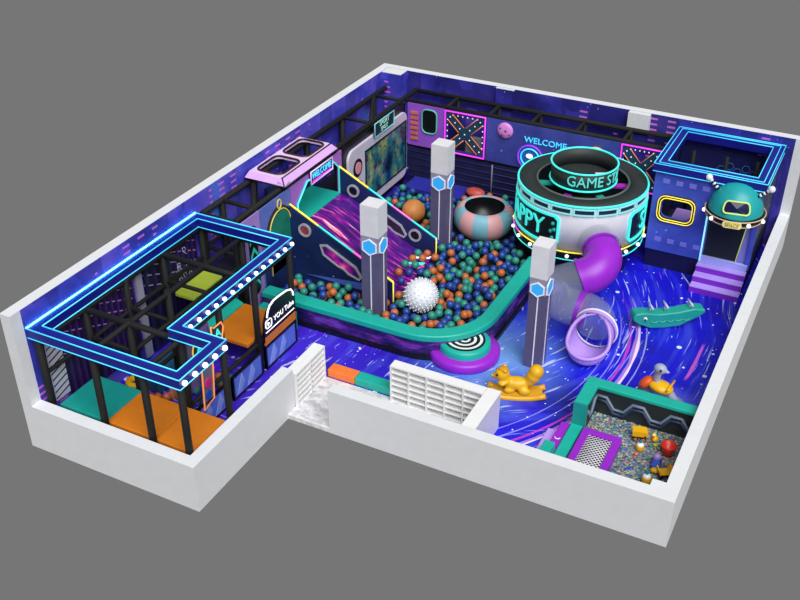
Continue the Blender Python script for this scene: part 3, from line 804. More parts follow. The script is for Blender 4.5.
for sy, nm in ((SY0, 0), (SY1, 1)):
    y0 = sy-.05
    side = [(SX0,.05),(SX1,.05),(SX1,.98),(SX0,2.82)]
    sp = obj('side_panel', MB().prism(side, lambda u,v,w:(u,w,v), y0, y0+.1), NAVY, sd)
    sp.name = 'side_panel'
    LOC[sp.name] = LOC[sd.name]
    # neon edge in coloured lengths
    e0 = Vector((SX0, sy, 2.86)); e1 = Vector((SX1, sy, 1.02))
    for a, b_, mm in ((0,.28,YEL),(.28,.62,AQUA),(.62,.84,mat('pink_neon',(250,110,200),.4,0,emit=.7)),(.84,1,YEL)) if nm == 0 else ((0,.3,YEL),(.3,.55,AQUA),(.55,.75,MATS.get('pink_neon') or mat('pink_neon',(250,110,200),.4,0,emit=.7)),(.75,1,AQUA)):
        obj('edge_neon', MB().tube(e0.lerp(e1,a), e0.lerp(e1,b_), .03, 8), mm, sp)
    obj('edge_neon', MB().tube(e1, (SX1,sy,.3), .025, 8), YEL, sp)
    face = y0-.015
    F = lambda u, v, w, face=face: (u, face-w, v)
    for cx_, cz_ in ((2.42,2.1),(4.75,.98)):
        obj('porthole', MB().ring(ngon(cx_,cz_,.23,24), ngon(cx_,cz_,.16,24), F, -.03, .03), SILVER, sp)
        obj('porthole_glass', MB().prism(ngon(cx_,cz_,.16,24), F, -.005, .008), mat('porthole_red',(150,60,80),.25,.5) if cx_ < 3 and nm == 0 else BLACKG, sp)
    hexw = [(2.95,1.72),(3.2,1.78),(4.25,1.24),(4.45,.92),(4.35,.78),(3.95,.9),(3.8,1.02),(3.55,1.1),(3.05,1.38)]
    obj('slot_frame', MB().outline(hexw, .06, F, -.02, .035), SILVER, sp)
    obj('slot_picture', MB().prism(inset(hexw,.05), F, -.01, .01), CHUTE if nm == 0 else mat('slot_dark',(50,34,60),.3,.6), sp)
    if nm == 0: obj('light_shard', MB().prism([(2.4,.5),(4.7,.75),(4.7,.45)], F, 0, .012), mat('shard_pale',(70,96,190),.4,.1), sp)

# columns
def column(x0, y0, dx, dy, label, hz=4.0):
    t = thing('column', label, 'column', (x0+dx/2, y0+dy/2, 0), 'square light columns')
    x1, y1 = x0+dx, y0+dy
    obj('shaft', MB().box(x0,y0,0,x1,y1,hz-1.28), SHAFT, t)
    obj('band', MB().box(x0-.004,y0-.004,hz-1.5,x1+.004,y1+.004,hz-1.0), SHAFTB, t)
    obj('cap', MB().box(x0-.006,y0-.006,hz-1.0,x1+.006,y1+.006,hz), CAPM, t)
    zc = hz-1.34
    for fr_, uc, hw in ((FY(y0-.005), x0+dx/2, dx), (FX(x1+.005), y0+dy/2, dy)):
        hx = ngon(uc, zc, .25, 6, PI/6) if hw > .5 else ngon(uc, zc, .21, 6, PI/6)
        hxo = obj('hexagon', MB().prism(hx, fr_, 0, .02), HEXB, t)
        obj('hexagon_border', MB().outline(inset(hx,-.025), .035, fr_, 0, .03), LINE, hxo)
        obj('light_line', MB().prism(rect(uc+.02,.02,uc+.05,zc-.22), fr_, 0, .015), LINE, t)
column(4.93, 8.95, .58, .55, 'purple-grey light column standing in the ball pit in front of the wide slide')
column(4.93, 13.72, .58, .55, 'purple-grey light column at the back of the pit beside the striped donut')
column(10.2, 8.98, .48, .55, 'purple-grey light column on the open floor behind the yellow rocking toy')

# donut
def donut():
    c = (6.15, 15.55, .22)
    t = tag(obj('soft_donut', MB(), [PINKS, AQUAS, BLACKG]) if False else bpy.data.objects.new('tmp', None), None, None)
    bpy.data.objects.remove(t)
    b = MB()
    prof = [(.70,.98),(.78,1.01),(.88,.97),(1.0,.84),(1.07,.62),(1.04,.36),(.90,.12),(.76,.0)]
    n = 48
    for i in range(n):
        a0 = 2*PI*i/n; a1 = 2*PI*(i+1)/n
        b.lathe(prof, c, 1, (i//4) % 2, a0, a1)
    b.lathe([(.70,.98),(.68,.8),(.66,.3),(0,.3)], c, 32, 2)
    return b
o = tag(obj('soft_donut', donut(), [PINKS, AQUAS, BLACKG]), 'barrel-shaped soft donut in pink and pale blue wedges with a black hole', 'soft play shape')
tag(obj('play_ball', MB().ball((3.62,15.1,.62), .42, 24, 16), mat('ball_brown',(222,142,74),.5,.12)), 'large plain orange ball lying behind the slide in the pit', 'ball')
sb = thing('spiky_ball', 'large white ball covered with small knobs resting on the pit balls', 'ball', (6.43, 9.95, .2))
SBC = Vector((6.43, 9.95, .78)); SBR = .52
obj('body', MB().ball(SBC, SBR, 28, 18), mat('spiky_white',(228,230,238),.5,.03), sb)
sp_ = MB(); N = 190
for i in range(N):
    z = 1-2*(i+.5)/N; r = math.sqrt(1-z*z); a = i*2.39996
    d = Vector((r*math.cos(a), r*math.sin(a), z))
    sp_.tube(SBC+d*(SBR-.01), SBC+d*(SBR+.04), .026, 6, r1=.016)
obj('knobs', sp_, MATS['spiky_white'], sb)['kind'] = 'stuff'

# ================================================================ ROUND TOWER
TC = (9.5, 15.62); TR = 2.07
tw = thing('round_tower', 'round grey-white game tower with black deck, aqua neon rim and HAPPY sign', 'tower', (TC[0], TC[1], 0))
c0 = (TC[0], TC[1], 0)
obj('base_drum', MB().lathe([(1.7,0),(1.7,1.15)], c0, 48), BLACKG, tw)
obj('wall', MB().lathe([(TR-.06,1.2),(TR-.0,1.2),(TR-.0,2.9),(TR-.1,2.9)], c0, 64), GREYW, tw)
obj('base_band', MB().lathe([(1.6,1.08),(TR+.05,1.08),(TR+.05,1.36),(1.6,1.36)], c0, 64, closed_prof=True, smooth=False), BLACKG, tw)
obj('base_neon', MB().path([(TC[0]+(TR+.06)*math.cos(a), TC[1]+(TR+.06)*math.sin(a), 1.08) for a in [2*PI*i/64 for i in range(64)]], .018, 6, closed=True), AQUA, tw)
for q in range(16):
    a0 = 2*PI*q/16
    obj('band_neon', MB().path([(TC[0]+(TR+.08)*math.cos(a0+t_*2*PI/16/6), TC[1]+(TR+.08)*math.sin(a0+t_*2*PI/16/6), 1.37) for t_ in range(7)], .022, 6), (YEL, PINKN, YEL, AQUA)[q % 4], tw)
for q in range(20):
    a = 2*PI*(q+.5)/20
    obj('bulb', MB().ball((TC[0]+(TR+.1)*math.cos(a), TC[1]+(TR+.08)*math.sin(a), 1.22), .06, 10, 7), BULB, tw)
obj('deck', MB().lathe([(1.48,2.78),(TR,2.9),(TR,2.98),(1.48,2.94)], c0, 64, closed_prof=True), DECK, tw)
obj('deck_trim', MB().path([(TC[0]+1.48*math.cos(a), TC[1]+1.48*math.sin(a), 2.95) for a in [2*PI*i/48 for i in range(48)]], .04, 6, closed=True), mat('trim_grey',(92,98,98),.5,.05), tw)
obj('well_wall', MB().lathe([(1.48,2.94),(1.46,1.7),(0,1.7)], c0, 48), mat('well_dark',(16,24,30),.6,.2), tw)
for q in range(6):
    a = 2*PI*(q+.35)/6
    d = Vector((math.cos(a), math.sin(a)))
    obj('spoke', MB().obox((TC[0]+d.x*1.22, TC[1]+d.y*1.22, 2.75), .56, .24, .07, a), TEAL if q % 2 else mat('spoke_magenta',(170,40,180),.4,.1), tw)
obj('rim_neon', MB().path([(TC[0]+(TR+.02)*math.cos(a), TC[1]+(TR+.02)*math.sin(a), 2.96) for a in [2*PI*i/64 for i in range(64)]], .036, 8, closed=True), AQUA, tw)
CY = FC(TC[0], TC[1], TR)
def cyl_outline(mb, u0, u1, v0, v1, wd, fr, w0, w1, ch=0, k=10):
    top = [(u0+ch+(u1-u0-2*ch)*i/k, v1) for i in range(k+1)]; bot = [(u1-ch-(u1-u0-2*ch)*i/k, v0) for i in range(k+1)]
    o_ = bot[::-1]+([(u1, v0+ch*TR)] if ch else [])+([(u1, v1-ch*TR)] if ch else [])+top[::-1]+([(u0, v1-ch*TR)] if ch else [])+([(u0, v0+ch*TR)] if ch else [])
    cu = (u0+u1)/2; cv = (v0+v1)/2
    fu = 1-2*wd/TR/(u1-u0); fv = 1-2*wd/(v1-v0)
    i_ = [(cu+(u-cu)*fu, cv+(v-cv)*fv) for u, v in o_]
    mb.ring(o_, i_, fr, w0, w1); return o_, i_
for q in range(18):
    a0 = 2*PI*q/18+.012; a1 = 2*PI*(q+1)/18-.012
    mb = MB(); cyl_outline(mb, a0, a1, 2.66, 2.9, .045, CY, .0, .05, 0, 5)
    seg = obj('rim_segment', mb, mat('segment_pale',(150,225,228),.4,0,emit=.25), tw)
    mb = MB()
    for i in range(5):
        u0 = a0+.02+(a1-a0-.04)*i/5; u1 = a0+.02+(a1-a0-.04)*(i+1)/5
        mb.add([CY(u0,2.7,.02),CY(u1,2.7,.02),CY(u1,2.86,.02),CY(u0,2.86,.02)], [(0,1,2,3)])
    obj('segment_face', mb, mat('segment_dark',(24,44,60),.4,.1), seg)
def tower_sign(a0, a1, txt, usz, ucen, su):
    mb = MB(); o_, i_ = cyl_outline(mb, a0, a1, 1.5, 2.56, .07, CY, 0, .07, .06, 12)
    sgn = obj('sign_border', mb, AQUA, tw)
    mb = MB()
    n = 14
    for i in range(n):
        u0 = a0+.03+(a1-a0-.06)*i/n; u1 = a0+.03+(a1-a0-.06)*(i+1)/n
        mb.add([CY(u0,1.56,.02),CY(u1,1.56,.02),CY(u1,2.5,.02),CY(u0,2.5,.02)], [(0,1,2,3)])
    obj('sign_face', mb, BLACKG, sgn)
    mb = MB(); text_on(mb, txt, usz, lambda u,v,w: CY(ucen+u/TR, 2.03+v, .05+w), 0, 0, 0, .02, su=su)
    obj('lettering', mb, AQUA, sgn)
D = math.radians
tower_sign(D(-176), D(-90), 'HAPPY', .86, D(-137), .92)
tower_sign(D(-26), D(62), 'STAR', .86, D(16), .92)
bl = MB()
for dz, da in ((.22,-96),(-.05,-97.5),(.02,-94.5),(-.28,-96)): bl.ball(CY(D(da),2.03+dz,.05), .07, 8, 6)
obj('leaf_mark', bl, TEALD, tw)
gr = thing('game_ring', 'dark round ring sign with aqua GAME STAR lettering on top of the round tower', 'sign', (TC[0], TC[1], 2.95))
GR = 1.06
obj('ring_wall', MB().lathe([(GR-.05,3.0),(GR,3.0),(GR,3.56),(GR-.05,3.56)], c0, 56, closed_prof=True), DECK, gr)
obj('ring_floor', MB().lathe([(0,3.02),(GR-.05,3.02)], c0, 40), DECK, gr)
obj('ring_stem', MB().lathe([(.5,1.72),(.55,3.02)], c0, 24), DECK, gr)
for zz in (3.0, 3.58): obj('neon_hoop', MB().path([(TC[0]+(GR+.01)*math.cos(a), TC[1]+(GR+.01)*math.sin(a), zz) for a in [2*PI*i/56 for i in range(56)]], .032, 8, closed=True), AQUA, gr)
mb = MB(); text_on(mb, 'GAME STAR', .5, lambda u,v,w: (TC[0]+(GR+.01+w)*math.cos(D(-38)+u/GR), TC[1]+(GR+.01+w)*math.sin(D(-38)+u/GR), 3.29+v), 0, 0, 0, .012, su=.9)
obj('lettering', mb, mat('ring_letter',(90,215,205),.4,0,emit=.35), gr)
obj('inner_plate', MB().obox((10.1,15.95,3.06), .55, .35, .04, .5), CAPM, gr)

# tube slide
def bez(pts, n=8):
    P = [Vector(p) for p in pts]; out = []
    for i in range(len(P)-1):
        p0 = P[max(i-1,0)]; p1 = P[i]; p2 = P[i+1]; p3 = P[min(i+2,len(P)-1)]
        for k in range(n):
            t = k/n
            out.append(.5*((2*p1)+(-p0+p2)*t+(2*p0-5*p1+4*p2-p3)*t*t+(-p0+3*p1-3*p2+p3)*t**3))
    out.append(P[-1]); return out
ts = thing('tube_slide', 'spiral tube slide in purple and clear grey sections with a lilac mouth below the tower', 'tube slide', (11.1, 12.0, 0))
KEY = [(10.45,14.1,1.85),(10.9,13.45,1.80),(11.15,12.95,1.68),(11.05,12.5,1.5),(10.7,12.25,1.32),(10.15,11.98,1.1),(10.1,11.55,.95),(10.6,11.35,.86),(11.25,11.35,.8),(11.6,11.15,.76),(11.72,10.85,.72)]
C_ = bez(KEY, 6)
TRD = .58
obj('entry_collar', MB().path(C_[3:8], TRD+.04, 24, cap=False), GLASS, ts)
obj('elbow', MB().path(C_[6:25], TRD, 24, cap=False), PURPLE, ts)
obj('joint_ring', MB().path(C_[23:25], TRD+.045, 24, cap=False), PURPLE, ts)
obj('joint_ring', MB().path(C_[6:8], TRD+.045, 24, cap=False), PURPLE, ts)
obj('clear_section', MB().path(C_[24:46], TRD-.01, 24, cap=False), GLASS, ts)
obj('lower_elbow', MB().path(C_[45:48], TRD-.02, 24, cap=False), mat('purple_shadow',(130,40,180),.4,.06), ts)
obj('clear_section', MB().path(C_[47:60], TRD-.01, 24, cap=False), GLASS, ts)
# lilac mouth: short collar then an open scoop on the floor
md = Vector((.02,-1,0)).normalized()
m0 = Vector((11.72,10.85,.66)); m1 = m0+md*.35
obj('mouth_collar', MB().path([m0, m0+md*.1, m0+md*.2], TRD+.05, 28, cap=False), LILAC, ts)
obj('collar_hoop', MB().path([m0+md*.02+Vector((math.cos(a)*(TRD+.06),0,math.sin(a)*(TRD+.06))) for a in [2*PI*i/32 for i in range(32)]], .03, 6, closed=True), WHITEP, ts)
vs = []; fs = []; K = 24
scoop_n = 16
RS = TRD+.03
for j in range(scoop_n):
    t = j/(scoop_n-1)
    ph_ = max(0, (t-.4)/.6)*PI/2
    c = m0+md*(.18+(t*1.5 if t <= .4 else .6+.58*math.sin(ph_)))
    q = min(1, t/.4)
    cov = 1.0-.5*q**.7                                   # closed collar opening into a half pipe
    if t <= .4:
        for i in range(K+1):
            a = -PI/2+(i/K-.5)*2*PI*cov
            vs.append((c.x+RS*math.cos(a), c.y, max(.05, m0.z+RS*math.sin(a))))
    else:                                                # tub with a rounded end
        w_ = RS*max(.02, math.cos(ph_))
        lip_z = m0.z-.24*math.sin(ph_)
        for i in range(K+1):
            a = PI+PI*i/K
            e = max(0,-math.sin(a))**.7
            vs.append((c.x+w_*math.cos(a), c.y, lip_z-(lip_z-.06-.26*(1-math.cos(ph_))**1.5)*e))
for j in range(scoop_n-1):
    for i in range(K):
        a = j*(K+1)+i
        fs.append((a, a+1, a+K+2, a+K+1))
mb = MB().add(vs, fs, 0, True)
so = obj('mouth_scoop', mb, LILAC, ts)
so.modifiers.new('solidify','SOLIDIFY').thickness = .06
lip = [vs[j*(K+1)] for j in range(1,scoop_n)]+[vs[j*(K+1)+K] for j in range(scoop_n-2,0,-1)]
obj('mouth_lip', MB().path(lip, .055, 8), LILAC, ts)

# ================================================================ BLUE HOUSE
HX0, HX1, HY0, HY1 = 11.68, 15.05, 16.2, 19.4
ho = thing('play_house', 'blue rocket-like play house with yellow window frame, teal dome and neon roof edge', 'play house', (13.35, 17.9, 0))
fw = FY(HY0)
hw = rrect(12.02,1.92,12.98,2.6,.2)
hb = MB()
hb.ring(panel_with_hole(HX0,.66,13.5,3.48,hw), hw, fw, -.08, 0)
hb.box(13.5,HY0,2.3,HX1,HY0+.08,3.48).box(14.9,HY0,.66,HX1,HY0+.08,2.3)
obj('front_wall', hb, CASTLE, ho)
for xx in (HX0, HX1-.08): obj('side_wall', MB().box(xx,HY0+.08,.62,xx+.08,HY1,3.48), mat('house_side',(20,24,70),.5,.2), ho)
obj('plinth', MB().box(HX0+.03,HY0+.05,0,HX1-.03,HY1,.62), mat('plinth_dark',(14,12,60),.5,.1), ho)
obj('inner_floor', MB().box(HX0+.08,HY0+.08,.62,HX1-.08,HY1,.66), MATS['deck_dark'], ho)
obj('inner_step', MB().box(12.2,16.8,.66,13.1,17.9,1.5), LILAC, ho, bevel=.04)
obj('roof_edge', MB().ring(rect(HX0-.08,HY0-.08,HX1+.05,HY1), rect(HX0+.28,HY0+.3,HX1-.3,HY1-.32), FZ(3.74), -.27, 0), NAVYB, ho)
for pl, zz in ((rect(HX0-.08,HY0-.08,HX1+.05,HY1),3.75),(rect(HX0+.05,HY0+.06,HX1-.09,HY1-.1),3.75),(rect(HX0+.28,HY0+.3,HX1-.3,HY1-.32),3.75),(rect(HX0-.08,HY0-.08,HX1+.05,HY1),3.49)):
    for i in range(4):
        a = pl[i]; b = pl[(i+1)%4]
        obj('neon_strip', MB().tube((a[0],a[1],zz),(b[0],b[1],zz), .014, 6), CYAN, ho)
wfo = obj('window_frame', MB().ring(rrect(11.90,1.8,13.10,2.72,.26), rrect(12.0,1.9,13.0,2.62,.2), fw, 0, .08), BLACKG, ho)
for e in (0, .075):
    obj('window_neon', MB().path([fw(u,v,.09) for u,v in rrect(11.91+e,1.81+e,13.09-e,2.71-e,.25-e*.6)], .016, 6, closed=True), YEL, wfo)
for k in range(4):
    for z in (3.1, 1.0): obj('wall_patch', MB().box(11.95+k*.42,HY0-.015,z,12.17+k*.42,HY0,z+.16), mat('patch_lilac',(120,120,215),.5,.05), ho)
obj('door_surround', MB().prism(rect(13.5,.62,14.9,2.3), FY(HY0+.1), -.02, 0), mat('door_lilac',(132,130,220),.5,.05), ho)
dr = MB().prism([(13.56,.85),(14.62,.85),(14.76,2.28),(13.56,2.28)], FY(HY0+.1), 0, .03)
obj('door_opening', dr, DARKG, ho)
obj('door_neon', MB().path([FY(HY0+.06)(u,v,0) for u,v in [(13.58,2.24),(14.74,2.24),(14.6,.85)]], .02, 6), mat('door_lime',(190,210,90),.4,0,emit=.45), ho)
obj('door_sill', MB().box(13.5,HY0-.06,.62,15.0,HY0+.06,.84), mat('sill_lilac',(166,170,240),.5,.04), ho)
obj('door_neon', MB().tube((13.5,HY0-.05,.66),(13.5,HY0-.05,2.3),.026,8), PALEC, ho)
for x in (12.3, 13.4, 14.4): obj('inner_post', MB().tube((x,HY1-.5,.66),(x,HY1-.5,3.2),.07,8), BLACK, ho)
hm = MB()
for i in range(7):
    for j in range(4):
        hm.outline(ngon(13.2+i*.27, 1.6+j*.31+(i%2)*.155, .15, 6), .022, FY(HY1-.06), 0, .02)
obj('honeycomb', hm, mat('honey_line',(70,110,200),.5,.05), ho)
obj('inner_board', MB().box(HX0+.1,HY1-.05,.66,HX1-.1,HY1-.01,3.2), mat('inner_navy',(22,26,84),.5,.2), ho)
dm_c = (14.3, HY0-.05, 2.62)
dome = obj('dome', MB().lathe([(.84,.1),(.82,.28),(.73,.56),(.56,.80),(.35,.95),(.15,1.01),(0,1.02)], dm_c, 36), mat('dome_teal', (28,162,166), .4, .04), ho)
obj('dome_band', MB().lathe([(.45,-.1),(.84,-.1),(.92,0),(.90,.1),(.84,.14),(.45,.14)], dm_c, 36), BLACKG, dome)
obj('dome_band_line', MB().path([(dm_c[0]+.92*math.cos(a), dm_c[1]+.92*math.sin(a), dm_c[2]+.1) for a in [2*PI*i/36 for i in range(36)]], .018, 6, closed=True), mat('band_beige',(210,180,150),.4,.05,emit=.15), dome)
obj('dome_band_line', MB().path([(dm_c[0]+.86*math.cos(a), dm_c[1]+.86*math.sin(a), dm_c[2]-.1) for a in [2*PI*i/36 for i in range(36)]], .018, 6, closed=True), MATS['band_beige'], dome)
for k in range(5):
    a = D(-165+k*37.5)
    if k == 2: continue
    obj('bulb', MB().ball((dm_c[0]+.93*math.cos(a), dm_c[1]+.93*math.sin(a), dm_c[2]), .065, 10, 7), BULB, dome)
def dome_pt(u, v, w):      # u angle, v height on the dome
    r = .84*math.sqrt(max(0,1-(v/1.0)**2))+.01+w
    return (dm_c[0]+r*math.cos(u), dm_c[1]+r*math.sin(u), dm_c[2]+.1+v)
wn = rrect(D(-109),.22,D(-52),.58,.13,4)
mb = MB(); mb.ring(wn, [(D(-80.5)+(u-D(-80.5))*.02, .4+(v-.4)*.02) for u,v in wn], dome_pt, -.01, .012)
obj('dome_window', mb, mat('window_navy',(14,18,70),.3,.1), dome)
obj('window_neon', MB().path([dome_pt(u,v,.02) for u,v in wn], .028, 6, closed=True), mat('dome_lime',(190,215,110),.4,0,emit=.4), dome)
mb = MB(); bd = rrect(-.3,-.085,.3,.085,.08)
FB = lambda u,v,w: (dm_c[0]+(.94+w)*math.cos(D(-84)+u), dm_c[1]+(.94+w)*math.sin(D(-84)+u), dm_c[2]+.01+v*1.25)
mb.prism(bd, FB, 0, .04); obj('badge', mb, mat('badge_cream',(230,222,140),.4,.04,emit=.2), dome)
mb = MB(); text_on(mb, 'SPACE', .15, FB, 0, 0, .045, .006); obj('badge_lettering', mb, mat('badge_gold',(170,140,60),.4,.05), dome)
for sgn in (-1, 1):
    p0 = Vector((dm_c[0]+sgn*.60, dm_c[1]-.1, dm_c[2]+.72)); p1 = p0+Vector((sgn*.34, .05, .30))
    an_ = obj('antenna', MB().tube(p0,p1,.05,8), BLACKG, ho)
    for k in range(3): obj('antenna_stripe', MB().tube(p0.lerp(p1,.12+k*.28), p0.lerp(p1,.26+k*.28), .056, 8), WHITEP, an_)
    obj('antenna_ball', MB().ball(p1, .11, 12, 8), WHITEP, an_)
st = thing('foam_steps', 'three purple foam steps with lilac treads at the play house door', 'steps', (14.25, 15.6, 0))
for k in range(3):
    ya = 15.2+k*.33; zt = .21*(k+1)
    obj('riser', MB().box(13.47,ya,0,15.02,16.13,zt-.02), mat('step_purple',(126,40,190),.45,.06), st)
    obj('tread', MB().box(13.47,ya,zt-.02,15.02,min(ya+.33,16.13),zt), mat('step_lilac',(176,150,236),.45,.04), st)

# ================================================================ SHELVES, BLOCKS AT THE ENTRANCE
def shelf(name, label, axis, a0, a1, b0, b1, h, cols, rows, back_sign):
    t = thing(name, label, 'shelf', ((a0+a1)/2, (b0+b1)/2, 0) if axis == 'x' else ((b0+b1)/2, (a0+a1)/2, 0), 'white shoe shelves')
    def bx(mb, u0, v0, z0, u1, v1, z1):
        return mb.box(u0,v0,z0,u1,v1,z1) if axis == 'x' else mb.box(v0,u0,z0,v1,u1,z1)
    tk = .045
    obj('top_board', bx(MB(), a0,b0,h-tk,a1,b1,h), WHITEP, t)
    if back_sign > 0: obj('back_panel', bx(MB(), a0,b1-.03,.0,a1,b1,h-tk), WHITEP, t); f0, f1 = b0, b1-.03
    else: obj('back_panel', bx(MB(), a0,b0,.0,a1,b0+.03,h-tk), WHITEP, t); f0, f1 = b0+.03, b1
    for c in range(cols+1):
        u = a0+(a1-a0-tk)*c/cols
        obj('upright', bx(MB(), u,f0,0,u+tk,f1,h-tk), WHITEP, t)
    for r in range(rows):
        z = (h-tk)*r/rows
        obj('shelf_board', bx(MB(), a0+tk,f0+.005,z,a1-tk,f1,z+.03), WHITEP, t)
    return t
shelf('shoe_shelf', 'white open shoe shelf standing beside the entrance against the left room wall end', 'y', 4.4, 5.9, 5.08, 5.43, 1.1, 2, 6, -1)
shelf('shoe_shelf', 'long white cubby shelf facing the low front wall at the entrance', 'x', 7.55, 10.26, 5.75, 6.06, 1.22, 5, 6, 1)
rt = thing('counter', 'white closed counter joining the long cubby shelf to the front wall', 'counter', (10.46, 5.2, 0))
obj('body', MB().box(10.3,4.34,0,10.63,6.06,1.17), mat('counter_white_bounce',(226,224,240),.5,.02), rt); obj('top_board', MB().box(10.27,4.32,1.17,10.65,6.07,1.22), WHITEP, rt)  # body white has the lavender of bounced light mixed into its colour
tag(obj('foam_block', MB().box(5.44,5.95,0,6.31,6.32,.26), ORANGEB, bevel=.03), 'orange foam threshold block on the floor between the two white shelves', 'foam block')
tag(obj('foam_block', MB().box(6.32,5.95,0,7.54,6.32,.26), TEAL, bevel=.03), 'teal foam threshold block on the floor against the long white shelf', 'foam block')

# ================================================================ ROCKING TOYS
def frame2(cx, cy, ang): 
    c, s_ = math.cos(ang), math.sin(ang)
    return lambda u, v, z: Vector((cx+u*c-v*s_, cy+u*s_+v*c, z))
def rot(ang, tilt=0): return Matrix.Rotation(ang, 3, 'Z') @ Matrix.Rotation(tilt, 3, 'Y')
# teal crocodile-like rocker
ang = math.atan2(1.3, 1.85); L_ = frame2(13.3, 12.95, ang); R_ = rot(ang)
tr = thing('rocking_toy', 'long teal crocodile-shaped rocker with three handle bars on the blue floor', 'rocking toy', (13.3, 12.95, 0))
prof = [(-1.12,.46),(-1.12,.36),(-.95,.22),(-.55,.03),(-.1,.0),(.4,.03),(.9,.28),(1.15,.44),(1.14,.56),(.8,.62),(.3,.54),(-.3,.52),(-.8,.6),(-1.05,.58)]
b_ = MB(); b_.prism(prof, lambda u,v,w: L_(u,w,v), -.2, .2)
obj('body', b_, mat('croc_teal',(30,158,142),.45,.06), tr, bevel=.1, seg=3)
for u in (-.55, -.08, .7):
    b_ = MB()
    b_.tube(L_(u,.0,.5), L_(u,.0,.72), .03, 8); b_.tube(L_(u,-.2,.74), L_(u,.2,.74), .035, 8)
    obj('handle', b_, mat('handle_grey',(190,200,220),.4,.05), tr)
obj('eye', MB().ball(L_(-.75,-.2,.4), .07, 10, 8, sc=(1,.6,1)), WHITEP, tr); obj('pupil', MB().ball(L_(-.76,-.25,.4), .035, 8, 6), BLACKG, tr)
sc_ = MB()
for k in range(5): sc_.path([L_(-.45+k*.25+.1*math.cos(a), -.215, .3+.06*math.sin(a)) for a in (PI, PI*1.25, PI*1.5, PI*1.75, 2*PI)], .014, 5)
obj('scale_marks', sc_, mat('scale_green',(70,190,170),.5,.05), tr)
# yellow squirrel rocker (head at the left)
ang = math.atan2(.55, 1.35); L0_ = frame2(10.52, 7.62, ang); R_ = rot(ang)*.84
L_ = lambda u, v, z: L0_(u*.84, v*.84, z*.84)
sq = thing('rocking_toy', 'yellow squirrel-shaped rocker with a thick upright tail in front of the column', 'rocking toy', (10.52, 7.62, 0))
b_ = MB()
b_.ball(L_(-.02,0,.48), .3, 16, 12, sc=(1.5,.85,.75), R=R_)
b_.ball(L_(-.5,0,.82), .25, 16, 12, sc=(1.0,.95,1.0), R=R_)
b_.ball(L_(-.68,0,.75), .13, 12, 8, sc=(1.2,.9,.8), R=R_)
b_.ball(L_(-.38,0,.6), .22, 14, 10, R=R_)
b_.ball(L_(.42,0,.62), .2, 14, 10, R=R_); b_.ball(L_(.52,0,.8), .25, 14, 10, R=R_); b_.ball(L_(.6,0,.98), .25, 14, 10, R=R_)
for s_ in (-1, 1):
    b_.ball(L_(-.42,s_*.15,1.05), .08, 10, 8, R=R_)
    b_.ball(L_(-.25,s_*.2,.3), .12, 10, 8, sc=(1.6,.8,.9), R=R_); b_.ball(L_(.25,s_*.22,.3), .15, 10, 8, sc=(1.4,.8,1), R=R_)
    b_.path([L_(-.3,s_*.16,.62), L_(-.5,s_*.26,.56), L_(-.6,s_*.16,.58)], .06, 8)
obj('body', b_, YELP, sq, remesh=.03)
obj('cap', MB().ball(L_(-.47,0,1.03), .15, 12, 8, sc=(1.1,1,.5), R=R_), mat('cap_amber',(214,150,10),.4,.05), sq)
rk = MB()
for s_ in (-1, 1):
    pts = [L_(u, s_*.25, .03+.16*abs(u/.95)**2.4) for u in [-.95+.19*i for i in range(11)]]
    rk.path(pts, .085, 8)
rk.prism([(-.7,.1),(.7,.1),(.85,.2),(-.85,.2)], lambda u,v,w: L_(u,w,v), -.28, .28)
obj('rocker_base', rk, mat('base_amber',(226,166,24),.4,.06), sq)
for s_ in (-1, 1): obj('eye', MB().ball(L_(-.66,s_*.15,.88), .04, 8, 6), BLACKG, sq)
obj('nose', MB().ball(L_(-.83,0,.74), .05, 8, 6), mat('nose_lime',(150,180,40),.4,.05), sq)
# grey bird rocker behind the sand pit
ang = -.12; L_ = frame2(14.1, 9.15, ang); R_ = rot(ang)
pl_ = thing('rocking_toy', 'grey bird-shaped rocker with orange and yellow wings behind the sand pit', 'rocking toy', (14.1, 9.15, 0))
b_ = MB()
b_.ball(L_(0,0,.42), .26, 14, 10, sc=(1.3,.8,.8), R=R_)
b_.path([L_(-.12,0,.5), L_(-.14,0,.75), L_(-.1,0,.95)], .11, 10)
b_.ball(L_(-.08,0,1.05), .17, 14, 10, sc=(1.1,.9,.9), R=R_); b_.ball(L_(.1,0,1.02), .07, 10, 8, sc=(1.6,.8,.6), R=R_)
b_.path([L_(.25,0,.4), L_(.42,0,.2), L_(.52,0,.06)], .13, 10)
obj('body', b_, GREYP, pl_, remesh=.03)
obj('wing', MB().ball(L_(-.4,-.05,.5), .17, 12, 8, sc=(1.5,1.3,.8), R=rot(ang,-.9)), mat('wing_orange',(226,92,28),.4,.06), pl_)
obj('saddle', MB().ball(L_(.02,-.02,.5), .24, 14, 10, sc=(1.5,1.1,.62), R=rot(ang,.1)), YELP, pl_)
obj('handle', MB().tube(L_(.28,-.28,.62), L_(.28,.28,.62), .035, 8), YELP, pl_)
obj('foot', MB().ball(L_(.62,-.02,.06), .09, 10, 8, sc=(1.7,1,.6), R=R_), mat('foot_orange',(216,100,60),.4,.05), pl_)
obj('rocker_base', MB().prism([(-.65,.12),(-.4,.0),(.4,0),(.65,.12),(.5,.2),(-.5,.2)], lambda u,v,w: L_(u,w,v), -.2, .2), mat('base_grey',(130,140,180),.4,.05), pl_)
for s_ in (-1, 1): obj('eye', MB().ball(L_(-.02,s_*.14,1.09), .035, 8, 6), BLACKG, pl_)

